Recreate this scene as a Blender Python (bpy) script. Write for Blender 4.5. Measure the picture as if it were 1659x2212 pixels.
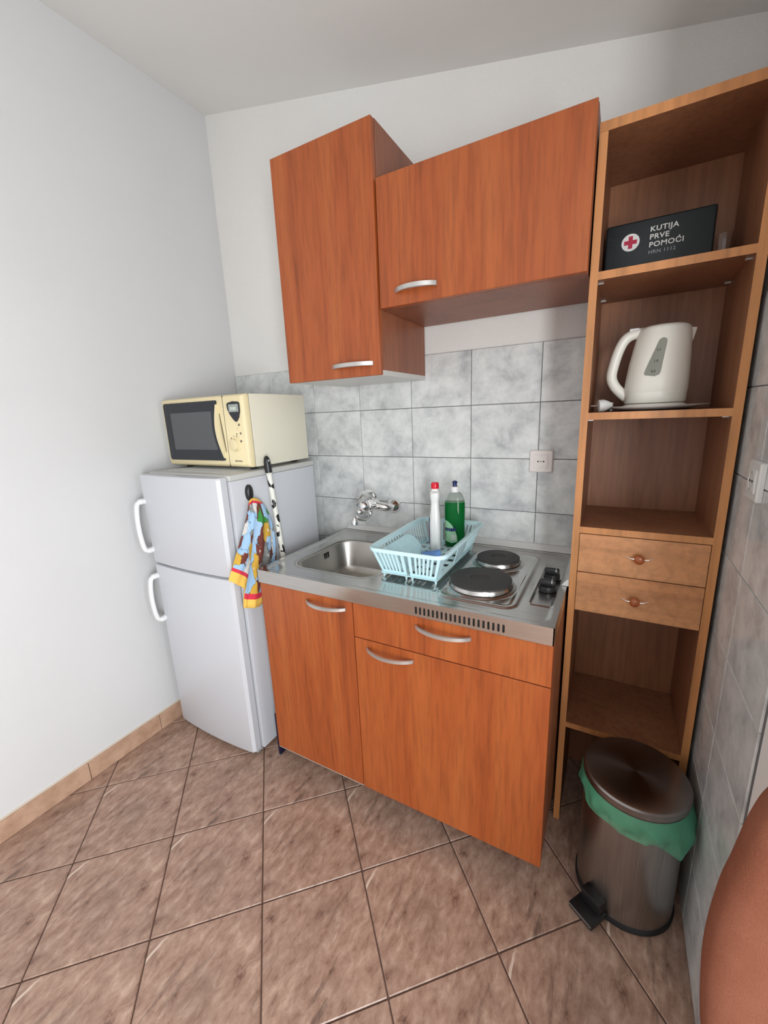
import bpy, bmesh, math, random
from mathutils import Vector, Matrix
random.seed(4)
for o in list(bpy.data.objects): bpy.data.objects.remove(o, do_unlink=True)
S = bpy.context.scene
COL = S.collection
PI = math.pi
# ------------------------------------------------------------------ camera
cam = bpy.data.cameras.new('camera'); camo = bpy.data.objects.new('camera', cam); COL.objects.link(camo)
cam.sensor_fit = 'VERTICAL'; cam.sensor_height = 36.0; cam.lens = 886.54 / 2212 * 36.0
cam.clip_start = 0.02
yaw, pit, rol = 0.51628, -0.23430, -0.04224
fw = Vector((-math.sin(yaw)*math.cos(pit), math.cos(yaw)*math.cos(pit), math.sin(pit)))
ri = Vector((math.cos(yaw), math.sin(yaw), 0)); up = ri.cross(fw)
r2 = math.cos(rol)*ri + math.sin(rol)*up; u2 = -math.sin(rol)*ri + math.cos(rol)*up
M = Matrix((r2, u2, -fw)).transposed().to_4x4(); M.translation = Vector((1.7500, -1.5818, 1.3833))
camo.matrix_world = M
S.camera = camo
# ------------------------------------------------------------------ world, light, exposure
w = bpy.data.worlds.new('sky'); S.world = w; w.use_nodes = True
w.node_tree.nodes['Background'].inputs[0].default_value = (0.80, 0.90, 1.0, 1)
w.node_tree.nodes['Background'].inputs[1].default_value = 1.5
def area(name, loc, target, sx, sy, power, col):
    l = bpy.data.lights.new(name, 'AREA'); l.shape = 'RECTANGLE'; l.size = sx; l.size_y = sy
    l.energy = power; l.color = col
    o = bpy.data.objects.new(name, l); COL.objects.link(o); o.location = loc
    d = Vector(target) - Vector(loc); o.rotation_euler = d.to_track_quat('-Z', 'Y').to_euler()
    return o
area('window_daylight', (2.575, -2.50, 1.09), (1.575, -2.44, 1.05), 0.76, 1.38, 44.0, (0.94, 0.975, 1.0))
area('window_daylight', (2.575, -1.24, 1.02), (1.575, -1.24, 0.76), 0.42, 1.30, 5.0, (0.86, 0.95, 1.0))
S.view_settings.view_transform = 'Standard'; S.view_settings.look = 'None'
S.view_settings.exposure = 0.66; S.view_settings.gamma = 1.0; S.view_settings.use_curve_mapping = False
# ------------------------------------------------------------------ materials
def lin(c): return tuple((v/255/12.92 if v/255 <= .04045 else ((v/255+.055)/1.055)**2.4) for v in c)
class NT:
    def __init__(s, name):
        s.m = bpy.data.materials.new(name); s.m.use_nodes = True; s.t = s.m.node_tree
        s.b = s.t.nodes['Principled BSDF']; s.out = s.t.nodes['Material Output']
    def n(s, ty, **kw):
        x = s.t.nodes.new(ty)
        for k, v in kw.items():
            if k.startswith('i_'): x.inputs[k[2:].replace('_', ' ')].default_value = v
            else: setattr(x, k, v)
        return x
    def l(s, a, b): s.t.links.new(a, b)
    def set(s, **kw):
        for k, v in kw.items(): s.b.inputs[k.replace('_', ' ')].default_value = v
    def coords(s, scale=(1, 1, 1), rand=False, rot=(0, 0, 0)):
        tc = s.n('ShaderNodeTexCoord'); mp = s.n('ShaderNodeMapping'); mp.inputs['Scale'].default_value = scale
        mp.inputs['Rotation'].default_value = rot
        if rand:
            oi = s.n('ShaderNodeObjectInfo'); mu = s.n('ShaderNodeVectorMath', operation='MULTIPLY_ADD')
            s.l(oi.outputs['Random'], mu.inputs[0]); mu.inputs[1].default_value = (7.3, 11.1, 5.7)
            s.l(tc.outputs['Object'], mu.inputs[2]); s.l(mu.outputs[0], mp.inputs['Vector'])
        else: s.l(tc.outputs['Object'], mp.inputs['Vector'])
        return mp.outputs[0]
    def noise(s, vec, scale, detail=4, rough=.55, dist=0):
        x = s.n('ShaderNodeTexNoise'); x.inputs['Scale'].default_value = scale; x.inputs['Detail'].default_value = detail
        x.inputs['Roughness'].default_value = rough; x.inputs['Distortion'].default_value = dist
        s.l(vec, x.inputs['Vector']); return x.outputs['Fac']
    def ramp(s, fac, stops, interp='LINEAR'):
        r = s.n('ShaderNodeValToRGB'); r.color_ramp.interpolation = interp
        e = r.color_ramp.elements
        while len(e) < len(stops): e.new(.5)
        for k, (p, c) in enumerate(stops):
            e[k].position = p; e[k].color = (c[0], c[1], c[2], 1) if not isinstance(c, (int, float)) else (c, c, c, 1)
        s.l(fac, r.inputs[0]); return r.outputs[0]
    def mix(s, fac, a, b, mode='MIX'):
        m = s.n('ShaderNodeMix', data_type='RGBA', blend_type=mode)
        if isinstance(fac, float): m.inputs[0].default_value = fac
        else: s.l(fac, m.inputs[0])
        for v, i in ((a, 6), (b, 7)):
            if isinstance(v, tuple): m.inputs[i].default_value = (*v, 1)
            else: s.l(v, m.inputs[i])
        return m.outputs[2]
    def col(s, c): s.l(c, s.b.inputs['Base Color'])
    def bump(s, h, strength=.2, dist=.002):
        b = s.n('ShaderNodeBump'); b.inputs['Strength'].default_value = strength; b.inputs['Distance'].default_value = dist
        s.l(h, b.inputs['Height']); s.l(b.outputs[0], s.b.inputs['Normal'])
def plain(name, c, rough=.5, metal=0., spec=.5, nz=None, **kw):
    t = NT(name); t.set(Base_Color=(*c, 1), Roughness=rough, Metallic=metal); t.b.inputs['Specular IOR Level'].default_value = spec
    if nz: t.bump(t.noise(t.coords(), nz[0], 3), nz[1], nz[2])
    for k, v in kw.items(): t.b.inputs[k.replace('_', ' ')].default_value = v
    return t.m
def wood(name, dark, mid, light, rough=.38, axis='z', streak=9., fine=60., blotch=0.):
    t = NT(name); sc = {'z': (1, 1, .07), 'x': (.07, 1, 1), 'y': (1, .07, 1)}[axis]
    v = t.coords(sc, rand=True)
    n1 = t.noise(v, streak, 5, .6, .6); c = t.ramp(n1, [(.24, dark), (.44, mid), (.74, light)])
    n2 = t.noise(v, fine*1.6, 3, .6); c2 = t.ramp(n2, [(.30, .62), (.56, 1.0)])
    c = t.mix(.7, c, c2, 'MULTIPLY')
    if blotch:
        n3 = t.noise(t.coords((1, 1, 1), rand=True), 42, 3, .55, .4); c3 = t.ramp(n3, [(.38, .70), (.56, 1.0)])
        c = t.mix(blotch, c, c3, 'MULTIPLY')
    t.col(c); t.set(Roughness=rough); t.bump(n2, .06, .0006)
    return t.m
m = {}
m['cherry'] = wood('cherry_laminate', lin((122, 58, 26)), lin((162, 80, 36)), lin((178, 98, 48)), .36)
m['cherry_side'] = wood('cherry_laminate_side', lin((112, 62, 40)), lin((142, 82, 54)), lin((156, 94, 64)), .4)
m['alder'] = wood('alder_laminate', lin((126, 80, 54)), lin((148, 97, 67)), lin((162, 111, 79)), .42, streak=5., fine=40)
m['alder_edge'] = wood('alder_edge_band', lin((184, 120, 70)), lin((198, 134, 80)), lin((208, 146, 92)), .4, streak=5., fine=30)
m['birdseye'] = wood('birdseye_laminate', lin((180, 120, 78)), lin((200, 140, 94)), lin((212, 154, 106)), .35, axis='x', streak=4, fine=14, blotch=.55)
m['chip'] = plain('grey_chipboard_edge', lin((170, 160, 148)), .7)
m['greylam'] = plain('grey_white_laminate', lin((205, 203, 198)), .3)
m['alu'] = plain('brushed_aluminium', lin((205, 203, 200)), .36, .85)
m['chrome'] = plain('chrome', (.86, .86, .86), .06, 1.0)
m['steel'] = None
t = NT('brushed_steel'); v = t.coords((1, 60, 60)); n = t.noise(v, 8, 3); t.col(t.ramp(n, [(.3, (.50, .49, .47)), (.7, (.62, .61, .59))]))
t.set(Metallic=1.0, Roughness=.2); r = t.ramp(t.noise(t.coords(), 6, 2), [(.3, .15), (.7, .25)]); t.l(r, t.b.inputs['Roughness']); m['steel'] = t.m
t = NT('dull_steel'); v = t.coords((60, 60, 1.5)); n = t.noise(v, 6, 3); t.col(t.ramp(n, [(.3, (.33, .31, .29)), (.7, (.43, .41, .39))]))
t.set(Metallic=1.0, Roughness=.30); m['binsteel'] = t.m
m['bowl'] = plain('satin_steel', (.50, .48, .45), .33, 1.0)
m['iron'] = plain('cast_iron', (.05, .048, .046), .62, .2, nz=(900, .15, .0004))
m['black'] = plain('black_plastic', (.012, .012, .013), .35)
m['rubber'] = plain('black_rubber', (.01, .01, .01), .8)
m['void'] = plain('dark_gap', (.012, .011, .010), .9)
m['fridge'] = plain('white_enamel', lin((203, 205, 210)), .32, nz=(700, .05, .0003))
m['fridgetop'] = plain('white_plastic_cover', lin((196, 196, 192)), .5)
m['seal'] = plain('grey_door_seal', lin((150, 152, 156)), .7)
m['hwhite'] = plain('white_plastic', lin((232, 233, 234)), .3)
m['cream'] = plain('cream_plastic', lin((229, 214, 172)), .42)
m['creambody'] = plain('cream_painted_steel', lin((226, 221, 202)), .45, nz=(900, .06, .0003))
m['mwglass'] = plain('dark_door_glass', (.018, .020, .026), .12)
m['mwmesh'] = plain('grey_window_mesh', (.085, .088, .095), .22)
m['lcd'] = plain('lcd_grey', lin((150, 158, 152)), .25)
m['lcdtxt'] = plain('lcd_digits', lin((214, 224, 214)), .4)
m['print'] = plain('grey_print', lin((120, 112, 92)), .6)
m['rack'] = plain('pale_aqua_plastic', lin((202, 233, 238)), .4, Subsurface_Weight=.0)
m['bluep'] = plain('blue_plastic', lin((96, 140, 200)), .35)
m['ivory'] = plain('ivory_plastic', lin((240, 238, 228)), .3)
m['sight'] = plain('grey_sight_window', lin((140, 142, 132)), .22)
m['porcelain'] = plain('white_porcelain', lin((226, 224, 220)), .2)
m['boxgreen'] = plain('black_green_plastic', lin((14, 26, 30)), .5)
m['white'] = plain('white_print', lin((225, 225, 222)), .6)
m['silver'] = plain('silver_print', lin((150, 155, 158)), .5)
m['red'] = plain('red_print', lin((178, 30, 62)), .6)
m['knobwood'] = wood('knob_wood', lin((130, 66, 34)), lin((160, 86, 46)), lin((172, 98, 56)), .25)
m['outlet'] = plain('outlet_plastic', lin((226, 218, 214)), .35)
m['outletw'] = plain('white_outlet_plastic', lin((222, 222, 218)), .35)
m['strip'] = plain('white_sealing_strip', lin((206, 205, 203)), .35)
m['navy'] = plain('navy_plastic', lin((10, 18, 50)), .35)
m['botwhite'] = plain('white_bottle_plastic', lin((226, 226, 224)), .32)
m['capred'] = plain('red_cap', lin((214, 20, 44)), .3)
m['capwhite'] = plain('white_cap', lin((235, 235, 235)), .35)
m['capblue'] = plain('navy_cap', lin((22, 34, 92)), .3)
m['lblblue'] = plain('blue_label_print', lin((34, 60, 140)), .4)
m['lblred'] = plain('red_label_print', lin((200, 40, 52)), .4)
m['lblgreen'] = plain('pale_green_label', lin((150, 200, 160)), .4)
m['lblgrey'] = plain('white_label_patch', lin((205, 214, 206)), .5)
t = NT('clear_bottle_plastic'); t.set(Base_Color=(.93, .98, .94, 1), Roughness=.05, IOR=1.25); t.b.inputs['Transmission Weight'].default_value = 1.0; m['clear'] = t.m
t = NT('green_detergent'); t.set(Base_Color=(.004, .26, .05, 1), Roughness=.08, IOR=1.2); t.b.inputs['Transmission Weight'].default_value = .4; m['green'] = t.m
t = NT('drinking_glass'); t.set(Base_Color=(.95, .97, .97, 1), Roughness=.04, IOR=1.3); t.b.inputs['Transmission Weight'].default_value = 1.0; m['glass'] = t.m
t = NT('green_bin_liner'); t.set(Base_Color=(*lin((96, 190, 150)), 1), Roughness=.35); t.b.inputs['Transmission Weight'].default_value = .0; t.b.inputs['Alpha'].default_value = .62
t.bump(t.noise(t.coords(), 60, 4, .6, 1.), .5, .004); m['liner'] = t.m
# plaster
def plaster(name, c, sc=190, st=.35, d=.0022):
    t = NT(name); v = t.coords(); n = t.noise(v, sc, 3, .6); n2 = t.noise(v, 2.2, 3)
    t.col(t.mix(t.ramp(n2, [(.3, 0.), (.7, 1.)]), c, tuple(x*.965 for x in c))); t.set(Roughness=.92); t.b.inputs['Specular IOR Level'].default_value = .2
    t.bump(n, st, d); return t.m
m['plaster'] = plaster('white_plaster_rough', lin((231, 229, 225)), 210, .55, .003)
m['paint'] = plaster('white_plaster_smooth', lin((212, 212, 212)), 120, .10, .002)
m['ceil'] = plaster('white_ceiling_paint', lin((234, 233, 230)), 120, .08, .002)
# grey glazed wall tile
t = NT('grey_marbled_tile'); v = t.coords(rand=True)
n = t.noise(v, 11, 7, .66, .25); c = t.ramp(n, [(.30, lin((172, 174, 177))), (.46, lin((204, 207, 206))), (.62, lin((224, 226, 224)))])
vn = t.noise(t.coords((1, 1, 2.2), rand=True, rot=(0, .5, 0)), 5, 5, .6, 1.4); vv = t.ramp(vn, [(.46, 1.), (.50, .87), (.53, 1.)])
t.col(t.mix(.35, c, vv, 'MULTIPLY')); t.set(Roughness=.25); m['walltile'] = t.m
m['wallgrout'] = plain('grey_grout', lin((112, 110, 110)), .9)
# brown marbled floor tile
t = NT('brown_marbled_tile')
def rot_coords(t, ang, sc, rand=False):
    tc = t.n('ShaderNodeTexCoord'); mp = t.n('ShaderNodeMapping'); mp.inputs['Rotation'].default_value = (0, 0, ang); t.l(tc.outputs['Object'], mp.inputs['Vector'])
    m2 = t.n('ShaderNodeMapping'); m2.inputs['Scale'].default_value = sc; t.l(mp.outputs[0], m2.inputs['Vector']); return m2.outputs[0]
oi = t.n('ShaderNodeObjectInfo'); rd = t.ramp(oi.outputs['Random'], [(0., 0.), (.5, 1.)], 'CONSTANT')
tc = t.n('ShaderNodeTexCoord'); ad = t.n('ShaderNodeVectorMath', operation='MULTIPLY_ADD'); t.l(rd, ad.inputs[0]); ad.inputs[1].default_value = (1.7, .9, 0); t.l(tc.outputs['Object'], ad.inputs[2])
mr = t.n('ShaderNodeMapping'); mr.inputs['Rotation'].default_value = (0, 0, -.80); t.l(ad.outputs[0], mr.inputs['Vector'])
def sc_(x, y): q = t.n('ShaderNodeMapping'); q.inputs['Scale'].default_value = (x, y, 1); t.l(mr.outputs[0], q.inputs['Vector']); return q.outputs[0]
n = t.noise(sc_(.55, 1.), 34, 8, .72, .3); n0 = t.noise(sc_(.7, 1), 7, 4, .6, .6)
c = t.ramp(n, [(.30, lin((100, 70, 58))), (.42, lin((152, 120, 103))), (.55, lin((172, 141, 123))), (.75, lin((202, 174, 155)))])
c = t.mix(.75, c, t.ramp(n0, [(.34, .76), (.52, 1.0), (.68, 1.10)]), 'MULTIPLY')
st = t.noise(sc_(.16, 1.), 26, 5, .62, .35); c = t.mix(.8, c, t.ramp(st, [(.33, .36), (.42, 1.0)]), 'MULTIPLY')
ve = t.noise(sc_(.12, 1.), 30, 4, .5, .5); vf = t.ramp(ve, [(.655, 0.), (.685, 1.)])
mk = t.ramp(t.noise(sc_(.6, 1.), 9, 2), [(.46, 0.), (.58, .75)])
mm = t.n('ShaderNodeMath', operation='MULTIPLY'); t.l(vf, mm.inputs[0]); t.l(mk, mm.inputs[1])
c = t.mix(mm.outputs[0], c, lin((226, 206, 188)))
t.col(c); t.set(Roughness=.34); t.l(t.ramp(n, [(.3, .42), (.7, .30)]), t.b.inputs['Roughness']); t.bump(n, .05, .0008); m['floortile'] = t.m
m['floorgrout'] = plain('dark_brown_grout', lin((88, 66, 56)), .95)
t = NT('beige_skirting_tile'); v = t.coords(rand=True); n = t.noise(v, 16, 5, .6); t.col(t.ramp(n, [(.3, lin((166, 132, 108))), (.6, lin((192, 158, 134)))])); t.set(Roughness=.4); m['skirt'] = t.m
m['caulk'] = plain('cream_caulk', lin((210, 196, 178)), .8)
# tea towel: patchwork print with red and yellow hem, on the UV map
t = NT('printed_tea_towel'); tc = t.n('ShaderNodeTexCoord'); uv = tc.outputs['UV']
vo = t.n('ShaderNodeTexVoronoi'); vo.inputs['Scale'].default_value = 5.2; vo.inputs['Randomness'].default_value = 1.0
mp = t.n('ShaderNodeMapping'); mp.inputs['Scale'].default_value = (1.7, 1.35, 1); t.l(uv, mp.inputs['Vector'])
wn = t.n('ShaderNodeTexNoise'); wn.inputs['Scale'].default_value = 7; wn.inputs['Detail'].default_value = 3; t.l(mp.outputs[0], wn.inputs['Vector'])
ad = t.n('ShaderNodeVectorMath', operation='MULTIPLY_ADD'); t.l(wn.outputs['Color'], ad.inputs[0]); ad.inputs[1].default_value = (.22, .22, 0); t.l(mp.outputs[0], ad.inputs[2])
t.l(ad.outputs[0], vo.inputs['Vector']); sep = t.n('ShaderNodeSeparateColor'); t.l(vo.outputs['Color'], sep.inputs[0])
cc = t.ramp(sep.outputs[0], [(0., lin((160, 196, 228))), (.34, lin((112, 56, 46))), (.52, lin((60, 140, 62))), (.64, lin((222, 218, 212))), (.75, lin((212, 168, 64))), (.84, lin((140, 142, 140))), (.92, lin((168, 200, 230)))], 'CONSTANT')
v2 = t.n('ShaderNodeTexVoronoi', feature='DISTANCE_TO_EDGE'); v2.inputs['Scale'].default_value = 5.2; t.l(ad.outputs[0], v2.inputs['Vector'])
cc = t.mix(t.ramp(v2.outputs['Distance'], [(.012, .6), (.022, 0.)]), cc, lin((40, 34, 34)))
v3 = t.n('ShaderNodeTexVoronoi'); v3.inputs['Scale'].default_value = 15.; t.l(ad.outputs[0], v3.inputs['Vector']); s3 = t.n('ShaderNodeSeparateColor'); t.l(v3.outputs['Color'], s3.inputs[0])
dm = t.ramp(v3.outputs['Distance'], [(.22, 1.), (.30, 0.)]); sm3 = t.ramp(s3.outputs[1], [(.70, 0.), (.72, 1.)], 'CONSTANT'); mm3 = t.n('ShaderNodeMath', operation='MULTIPLY'); t.l(dm, mm3.inputs[0]); t.l(sm3, mm3.inputs[1])
cc = t.mix(mm3.outputs[0], cc, t.ramp(s3.outputs[0], [(0., lin((226, 222, 216))), (.6, lin((70, 60, 56))), (.8, lin((190, 44, 50)))], 'CONSTANT'))
sx = t.n('ShaderNodeSeparateXYZ'); t.l(uv, sx.inputs[0])
hem = t.ramp(sx.outputs['Y'], [(0., 1.), (.845, 0.), (.895, 1.)], 'CONSTANT')
hemc = t.ramp(sx.outputs['Y'], [(0., lin((236, 186, 84))), (.10, lin((214, 52, 76))), (.20, lin((214, 52, 76))), (.845, lin((214, 52, 76))), (.885, lin((238, 190, 86)))], 'CONSTANT')
fac = t.ramp(sx.outputs['Y'], [(0., 1.), (.055, 0.), (.845, 1.)], 'CONSTANT')
t.col(t.mix(fac, cc, t.ramp(sx.outputs['Y'], [(0., lin((236, 186, 84))), (.03, lin((214, 52, 76))), (.4, lin((214, 52, 76))), (.885, lin((240, 194, 90)))], 'CONSTANT')))
t.set(Roughness=.9); t.bump(t.noise(t.coords(), 900, 2), .25, .0008); m['towel'] = t.m
# cow-spot broom stick
t = NT('white_stick_black_spots'); v = t.coords((1, 1, .55)); n = t.noise(v, 46, 2, .4, .3); t.col(t.ramp(n, [(.570, lin((226, 226, 216))), (.583, (.01, .01, .01))])); t.set(Roughness=.3); m['cow'] = t.m
# rust fabric
t = NT('rust_suede'); v = t.coords(); n = t.noise(v, 420, 4, .7); n2 = t.noise(v, 9, 3)
t.col(t.mix(.35, t.ramp(n2, [(.3, lin((134, 82, 62))), (.7, lin((148, 95, 74)))]), t.ramp(n, [(.3, .55), (.7, 1.2)]), 'MULTIPLY')); t.set(Roughness=.95); t.b.inputs['Specular IOR Level'].default_value = .1; t.bump(n, .6, .002); m['rust'] = t.m
m['chairleg'] = wood('chair_leg_wood', lin((70, 38, 22)), lin((92, 52, 30)), lin((104, 62, 38)), .4)

# ------------------------------------------------------------------ mesh helpers (world coordinates; shifted to the owner's origin when linked)
ORG = {}
def link(name, bm, mat, parent=None, loc=None, smooth=None):
    """one mesh object. parent given -> verts relative to the parent's world origin"""
    me = bpy.data.meshes.new(name)
    base = Vector(loc) if loc is not None else (ORG[parent.name] if parent else Vector((0, 0, 0)))
    bmesh.ops.translate(bm, verts=bm.verts, vec=-base)
    bm.normal_update(); bm.to_mesh(me); bm.free()
    for mm_ in (mat if isinstance(mat, (list, tuple)) else [mat]): me.materials.append(m[mm_] if isinstance(mm_, str) else mm_)
    o = bpy.data.objects.new(name, me); COL.objects.link(o)
    if parent: o.parent = parent; o.location = base - ORG[parent.name]
    else: o.location = base
    ORG[o.name] = base
    if smooth is not None:
        for p in me.polygons: p.use_smooth = True
        me.set_sharp_from_angle(angle=math.radians(smooth))
    return o
def thing(name, loc, label, cat, group=None):
    o = bpy.data.objects.new(name, None); COL.objects.link(o); o.location = loc; o.empty_display_size = .05
    ORG[o.name] = Vector(loc); return tag(o, label, cat, group)
def tag(o, label, cat, group=None):
    o['label'] = label; o['category'] = cat
    if group: o['group'] = group
    return o
def struct(o): o['kind'] = 'structure'; return o
def B(): return bmesh.new()
def box(bm, x0, x1, y0, y1, z0, z1, bev=0., seg=2):
    r = bmesh.ops.create_cube(bm, size=1.0); vs = r['verts']
    for v in vs: v.co = Vector((x0+(v.co.x+.5)*(x1-x0), y0+(v.co.y+.5)*(y1-y0), z0+(v.co.z+.5)*(z1-z0)))
    if bev:
        es = list({e for v in vs for e in v.link_edges})
        bmesh.ops.bevel(bm, geom=es, offset=bev, segments=seg, profile=.5, affect='EDGES')
    return bm
def loft(bm, loops, closed=True, cap0=True, cap1=True):
    rows = [[bm.verts.new(p) for p in L] for L in loops]
    n = len(rows[0])
    for a, b in zip(rows, rows[1:]):
        for i in range(n if closed else n-1):
            j = (i+1) % n
            bm.faces.new((a[i], a[j], b[j], b[i]))
    if cap0: bm.faces.new(list(reversed(rows[0])))
    if cap1: bm.faces.new(rows[-1])
    return bm
def fixn(bm): bmesh.ops.recalc_face_normals(bm, faces=bm.faces); return bm
def rrect(cx, cy, w, h, r, n=6):
    P = []
    for qx, qy, a0 in ((1, 1, 0), (-1, 1, 90), (-1, -1, 180), (1, -1, 270)):
        for k in range(n+1):
            a = math.radians(a0 + 90*k/n); P.append((cx+qx*(w/2-r)+r*math.cos(a), cy+qy*(h/2-r)+r*math.sin(a)))
    return P
def circ(cx, cy, r, n=32): return [(cx+r*math.cos(2*PI*k/n), cy+r*math.sin(2*PI*k/n)) for k in range(n)]
def lathe(bm, cx, cy, prof, n=32, cap=True):
    loft(bm, [[(cx+r*math.cos(2*PI*k/n), cy+r*math.sin(2*PI*k/n), z) for k in range(n)] for r, z in prof], True, cap, cap); return bm
def lathe_ax(bm, c, axis, prof, n=28, cap=True):
    """profile (radius, distance along axis) around any axis from point c"""
    a = Vector(axis).normalized(); q = a.to_track_quat('Z', 'Y'); c = Vector(c)
    loft(bm, [[c + q @ Vector((r*math.cos(2*PI*k/n), r*math.sin(2*PI*k/n), z)) for k in range(n)] for r, z in prof], True, cap, cap); return bm
def tube(bm, pts, rad, n=12, cap=True, ell=1.0):
    pts = [Vector(p) for p in pts]; L = []
    up_ = None
    for i, p in enumerate(pts):
        d = (pts[min(i+1, len(pts)-1)] - pts[max(i-1, 0)]).normalized()
        if up_ is None: up_ = Vector((0, 0, 1)) if abs(d.z) < .9 else Vector((1, 0, 0))
        s = d.cross(up_).normalized(); u_ = s.cross(d).normalized(); up_ = u_
        r = rad[i] if isinstance(rad, (list, tuple)) else rad
        L.append([p + s*r*math.cos(2*PI*k/n) + u_*r*ell*math.sin(2*PI*k/n) for k in range(n)])
    return loft(bm, L, True, cap, cap)
def spline(pts, n=8):
    pts = [Vector(p) for p in pts]; out = []
    P = [pts[0]*2-pts[1]] + pts + [pts[-1]*2-pts[-2]]
    for i in range(1, len(P)-2):
        a, b, c, d = P[i-1], P[i], P[i+1], P[i+2]
        for k in range(n):
            s = k/n; out.append(.5*((2*b)+(c-a)*s+(2*a-5*b+4*c-d)*s*s+(3*b-a-3*c+d)*s**3))
    out.append(pts[-1]); return out
def prism_xz(bm, poly, y0, y1):
    """extrude an x,z outline from y0 (front) to y1"""
    loft(bm, [[(x, y0, z) for x, z in poly], [(x, y1, z) for x, z in poly]]); return fixn(bm)
def prism_xy(bm, poly, z0, z1): loft(bm, [[(x, y, z0) for x, y in poly], [(x, y, z1) for x, y in poly]]); return fixn(bm)
def text_bm(s, size, bold=0., extrude=.0002, space=1.0):
    cu = bpy.data.curves.new('t', 'FONT'); cu.body = s; cu.size = size; cu.offset = bold; cu.extrude = extrude; cu.space_character = space
    cu.resolution_u = 3
    o = bpy.data.objects.new('t', cu); COL.objects.link(o); dg = bpy.context.evaluated_depsgraph_get()
    me = bpy.data.meshes.new_from_object(o.evaluated_get(dg)); bm = B(); bm.from_mesh(me)
    bpy.data.objects.remove(o); bpy.data.meshes.remove(me); bpy.data.curves.remove(cu); return bm
def place(bm, o, ex, ey):
    """map text x,y,z onto origin o with axes ex, ey"""
    o, ex, ey = Vector(o), Vector(ex), Vector(ey); ez = ex.cross(ey)
    for v in bm.verts: v.co = o + ex*v.co.x + ey*v.co.y + ez*v.co.z
    return bm
def sm(a, b, x):
    t_ = min(1, max(0, (x-a)/(b-a))); return t_*t_*(3-2*t_)

# ------------------------------------------------------------------ the room
CZ0, CS = 2.735, 0.2145                       # sloped attic ceiling z = CZ0 - CS*x
def cz(x): return CZ0 - CS*x
XR, YR = 2.62, -3.4
bm = B(); box(bm, -.12, XR+.12, YR-.12, .12, -.08, -.003); floor = struct(link('floor', bm, 'floorgrout'))
# diagonal floor tiles, each its own object, cut where they meet the walls
ga, gx, gy, gs = 0.7751, 0.3085, -1.1956, 0.300
ca, sa = math.cos(ga), math.sin(ga)
def tile_bm():
    bm = B(); h = gs/2 - .0017
    loft(bm, [[(x, y, z) for x, y in rrect(0, 0, 2*(h-i), 2*(h-i), .0016, 1)] for i, z in ((0, -.007), (0, -.0020), (.0020, 0.))]); return bm
tmesh = None
for i in range(-16, 20):
    for j in range(-16, 22):
        cx_ = gx + gs*((j+.5)*ca + (i+.5)*sa); cy_ = gy + gs*((j+.5)*sa - (i+.5)*ca)
        R_ = gs*.7072
        if cx_ < -R_ or cx_ > XR+R_ or cy_ > R_ or cy_ < YR-R_: continue
        if cx_ > 2.0+R_ and cy_ > -.83+R_: continue
        inside = cx_ > R_ and cx_ < XR-R_ and cy_ < -R_ and cy_ > YR+R_ and not (cx_ > 2.02-R_ and cy_ > -.81-R_)
        if inside:
            if tmesh is None:
                bm = tile_bm(); tmesh = bpy.data.meshes.new('floor_tile'); bm.normal_update(); bm.to_mesh(tmesh); bm.free(); tmesh.materials.append(m['floortile'])
            me = tmesh
        else:
            bm = tile_bm(); Rm = Matrix.Rotation(ga, 3, 'Z')
            cuts = [((0.001, 0, 0), (-1, 0, 0)), ((XR, 0, 0), (1, 0, 0)), ((0, -.001, 0), (0, 1, 0)), ((0, YR, 0), (0, -1, 0))]
            if cy_ > -.81-R_ and cx_ > 2.02-R_:
                cuts.append(((2.012, 0, 0), (1, 0, 0)) if (cx_ < 2.02 or cy_ > -.81) and not (cy_ < -.81) else ((0, -.813, 0), (0, 1, 0)))
            for co, no in cuts:
                lc = Rm.inverted() @ (Vector(co) - Vector((cx_, cy_, 0))); ln = Rm.inverted() @ Vector(no)
                g = bm.verts[:]+bm.edges[:]+bm.faces[:]
                r = bmesh.ops.bisect_plane(bm, geom=g, plane_co=lc, plane_no=ln, clear_outer=True)
                if bm.verts: bmesh.ops.holes_fill(bm, edges=bm.edges)
            if len(bm.faces) < 4: bm.free(); continue
            me = bpy.data.meshes.new('floor_tile'); bm.normal_update(); bm.to_mesh(me); bm.free(); me.materials.append(m['floortile'])
        o = bpy.data.objects.new('floor_tile', me); COL.objects.link(o); o.parent = floor; o.location = (cx_, cy_, 0); o.rotation_euler = (0, 0, ga)
# walls
bm = B(); loft(bm, [[(-.12, y, 0), (2.16, y, 0), (2.16, y, cz(2.16)), (-.12, y, cz(-.12))] for y in (.004, .12)]); wall_back = struct(link('wall_back', fixn(bm), 'plaster'))
bm = B(); box(bm, -.12, 0, YR, .004, 0, CZ0); wall_left = struct(link('wall_left', bm, 'paint'))
def wallpoly(poly):
    bm = B(); loft(bm, [[(x, y, 0) for x, y in poly], [(x, y, cz(x)) for x, y in poly]]); return fixn(bm)
wall_right = struct(link('wall_right', wallpoly([(2.018, .0), (2.018, -.81), (2.14, -.81), (2.14, .0)]), 'plaster'))
struct(link('wall_partition', wallpoly([(2.14, -.81), (XR, -.81), (XR, -.70), (2.14, -.70)]), 'plaster'))
bm = B(); loft(bm, [[(-.12, y, 0), (XR+.12, y, 0), (XR+.12, y, cz(XR+.12)), (-.12, y, cz(-.12))] for y in (YR-.12, YR)]); struct(link('wall_front', fixn(bm), 'paint'))
wy0, wy1, wz0, wz1 = -2.92, -2.08, .34, 1.82   # window opening in the outer wall
bm = B()
wy2, wy3 = -1.49, -.99
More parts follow.
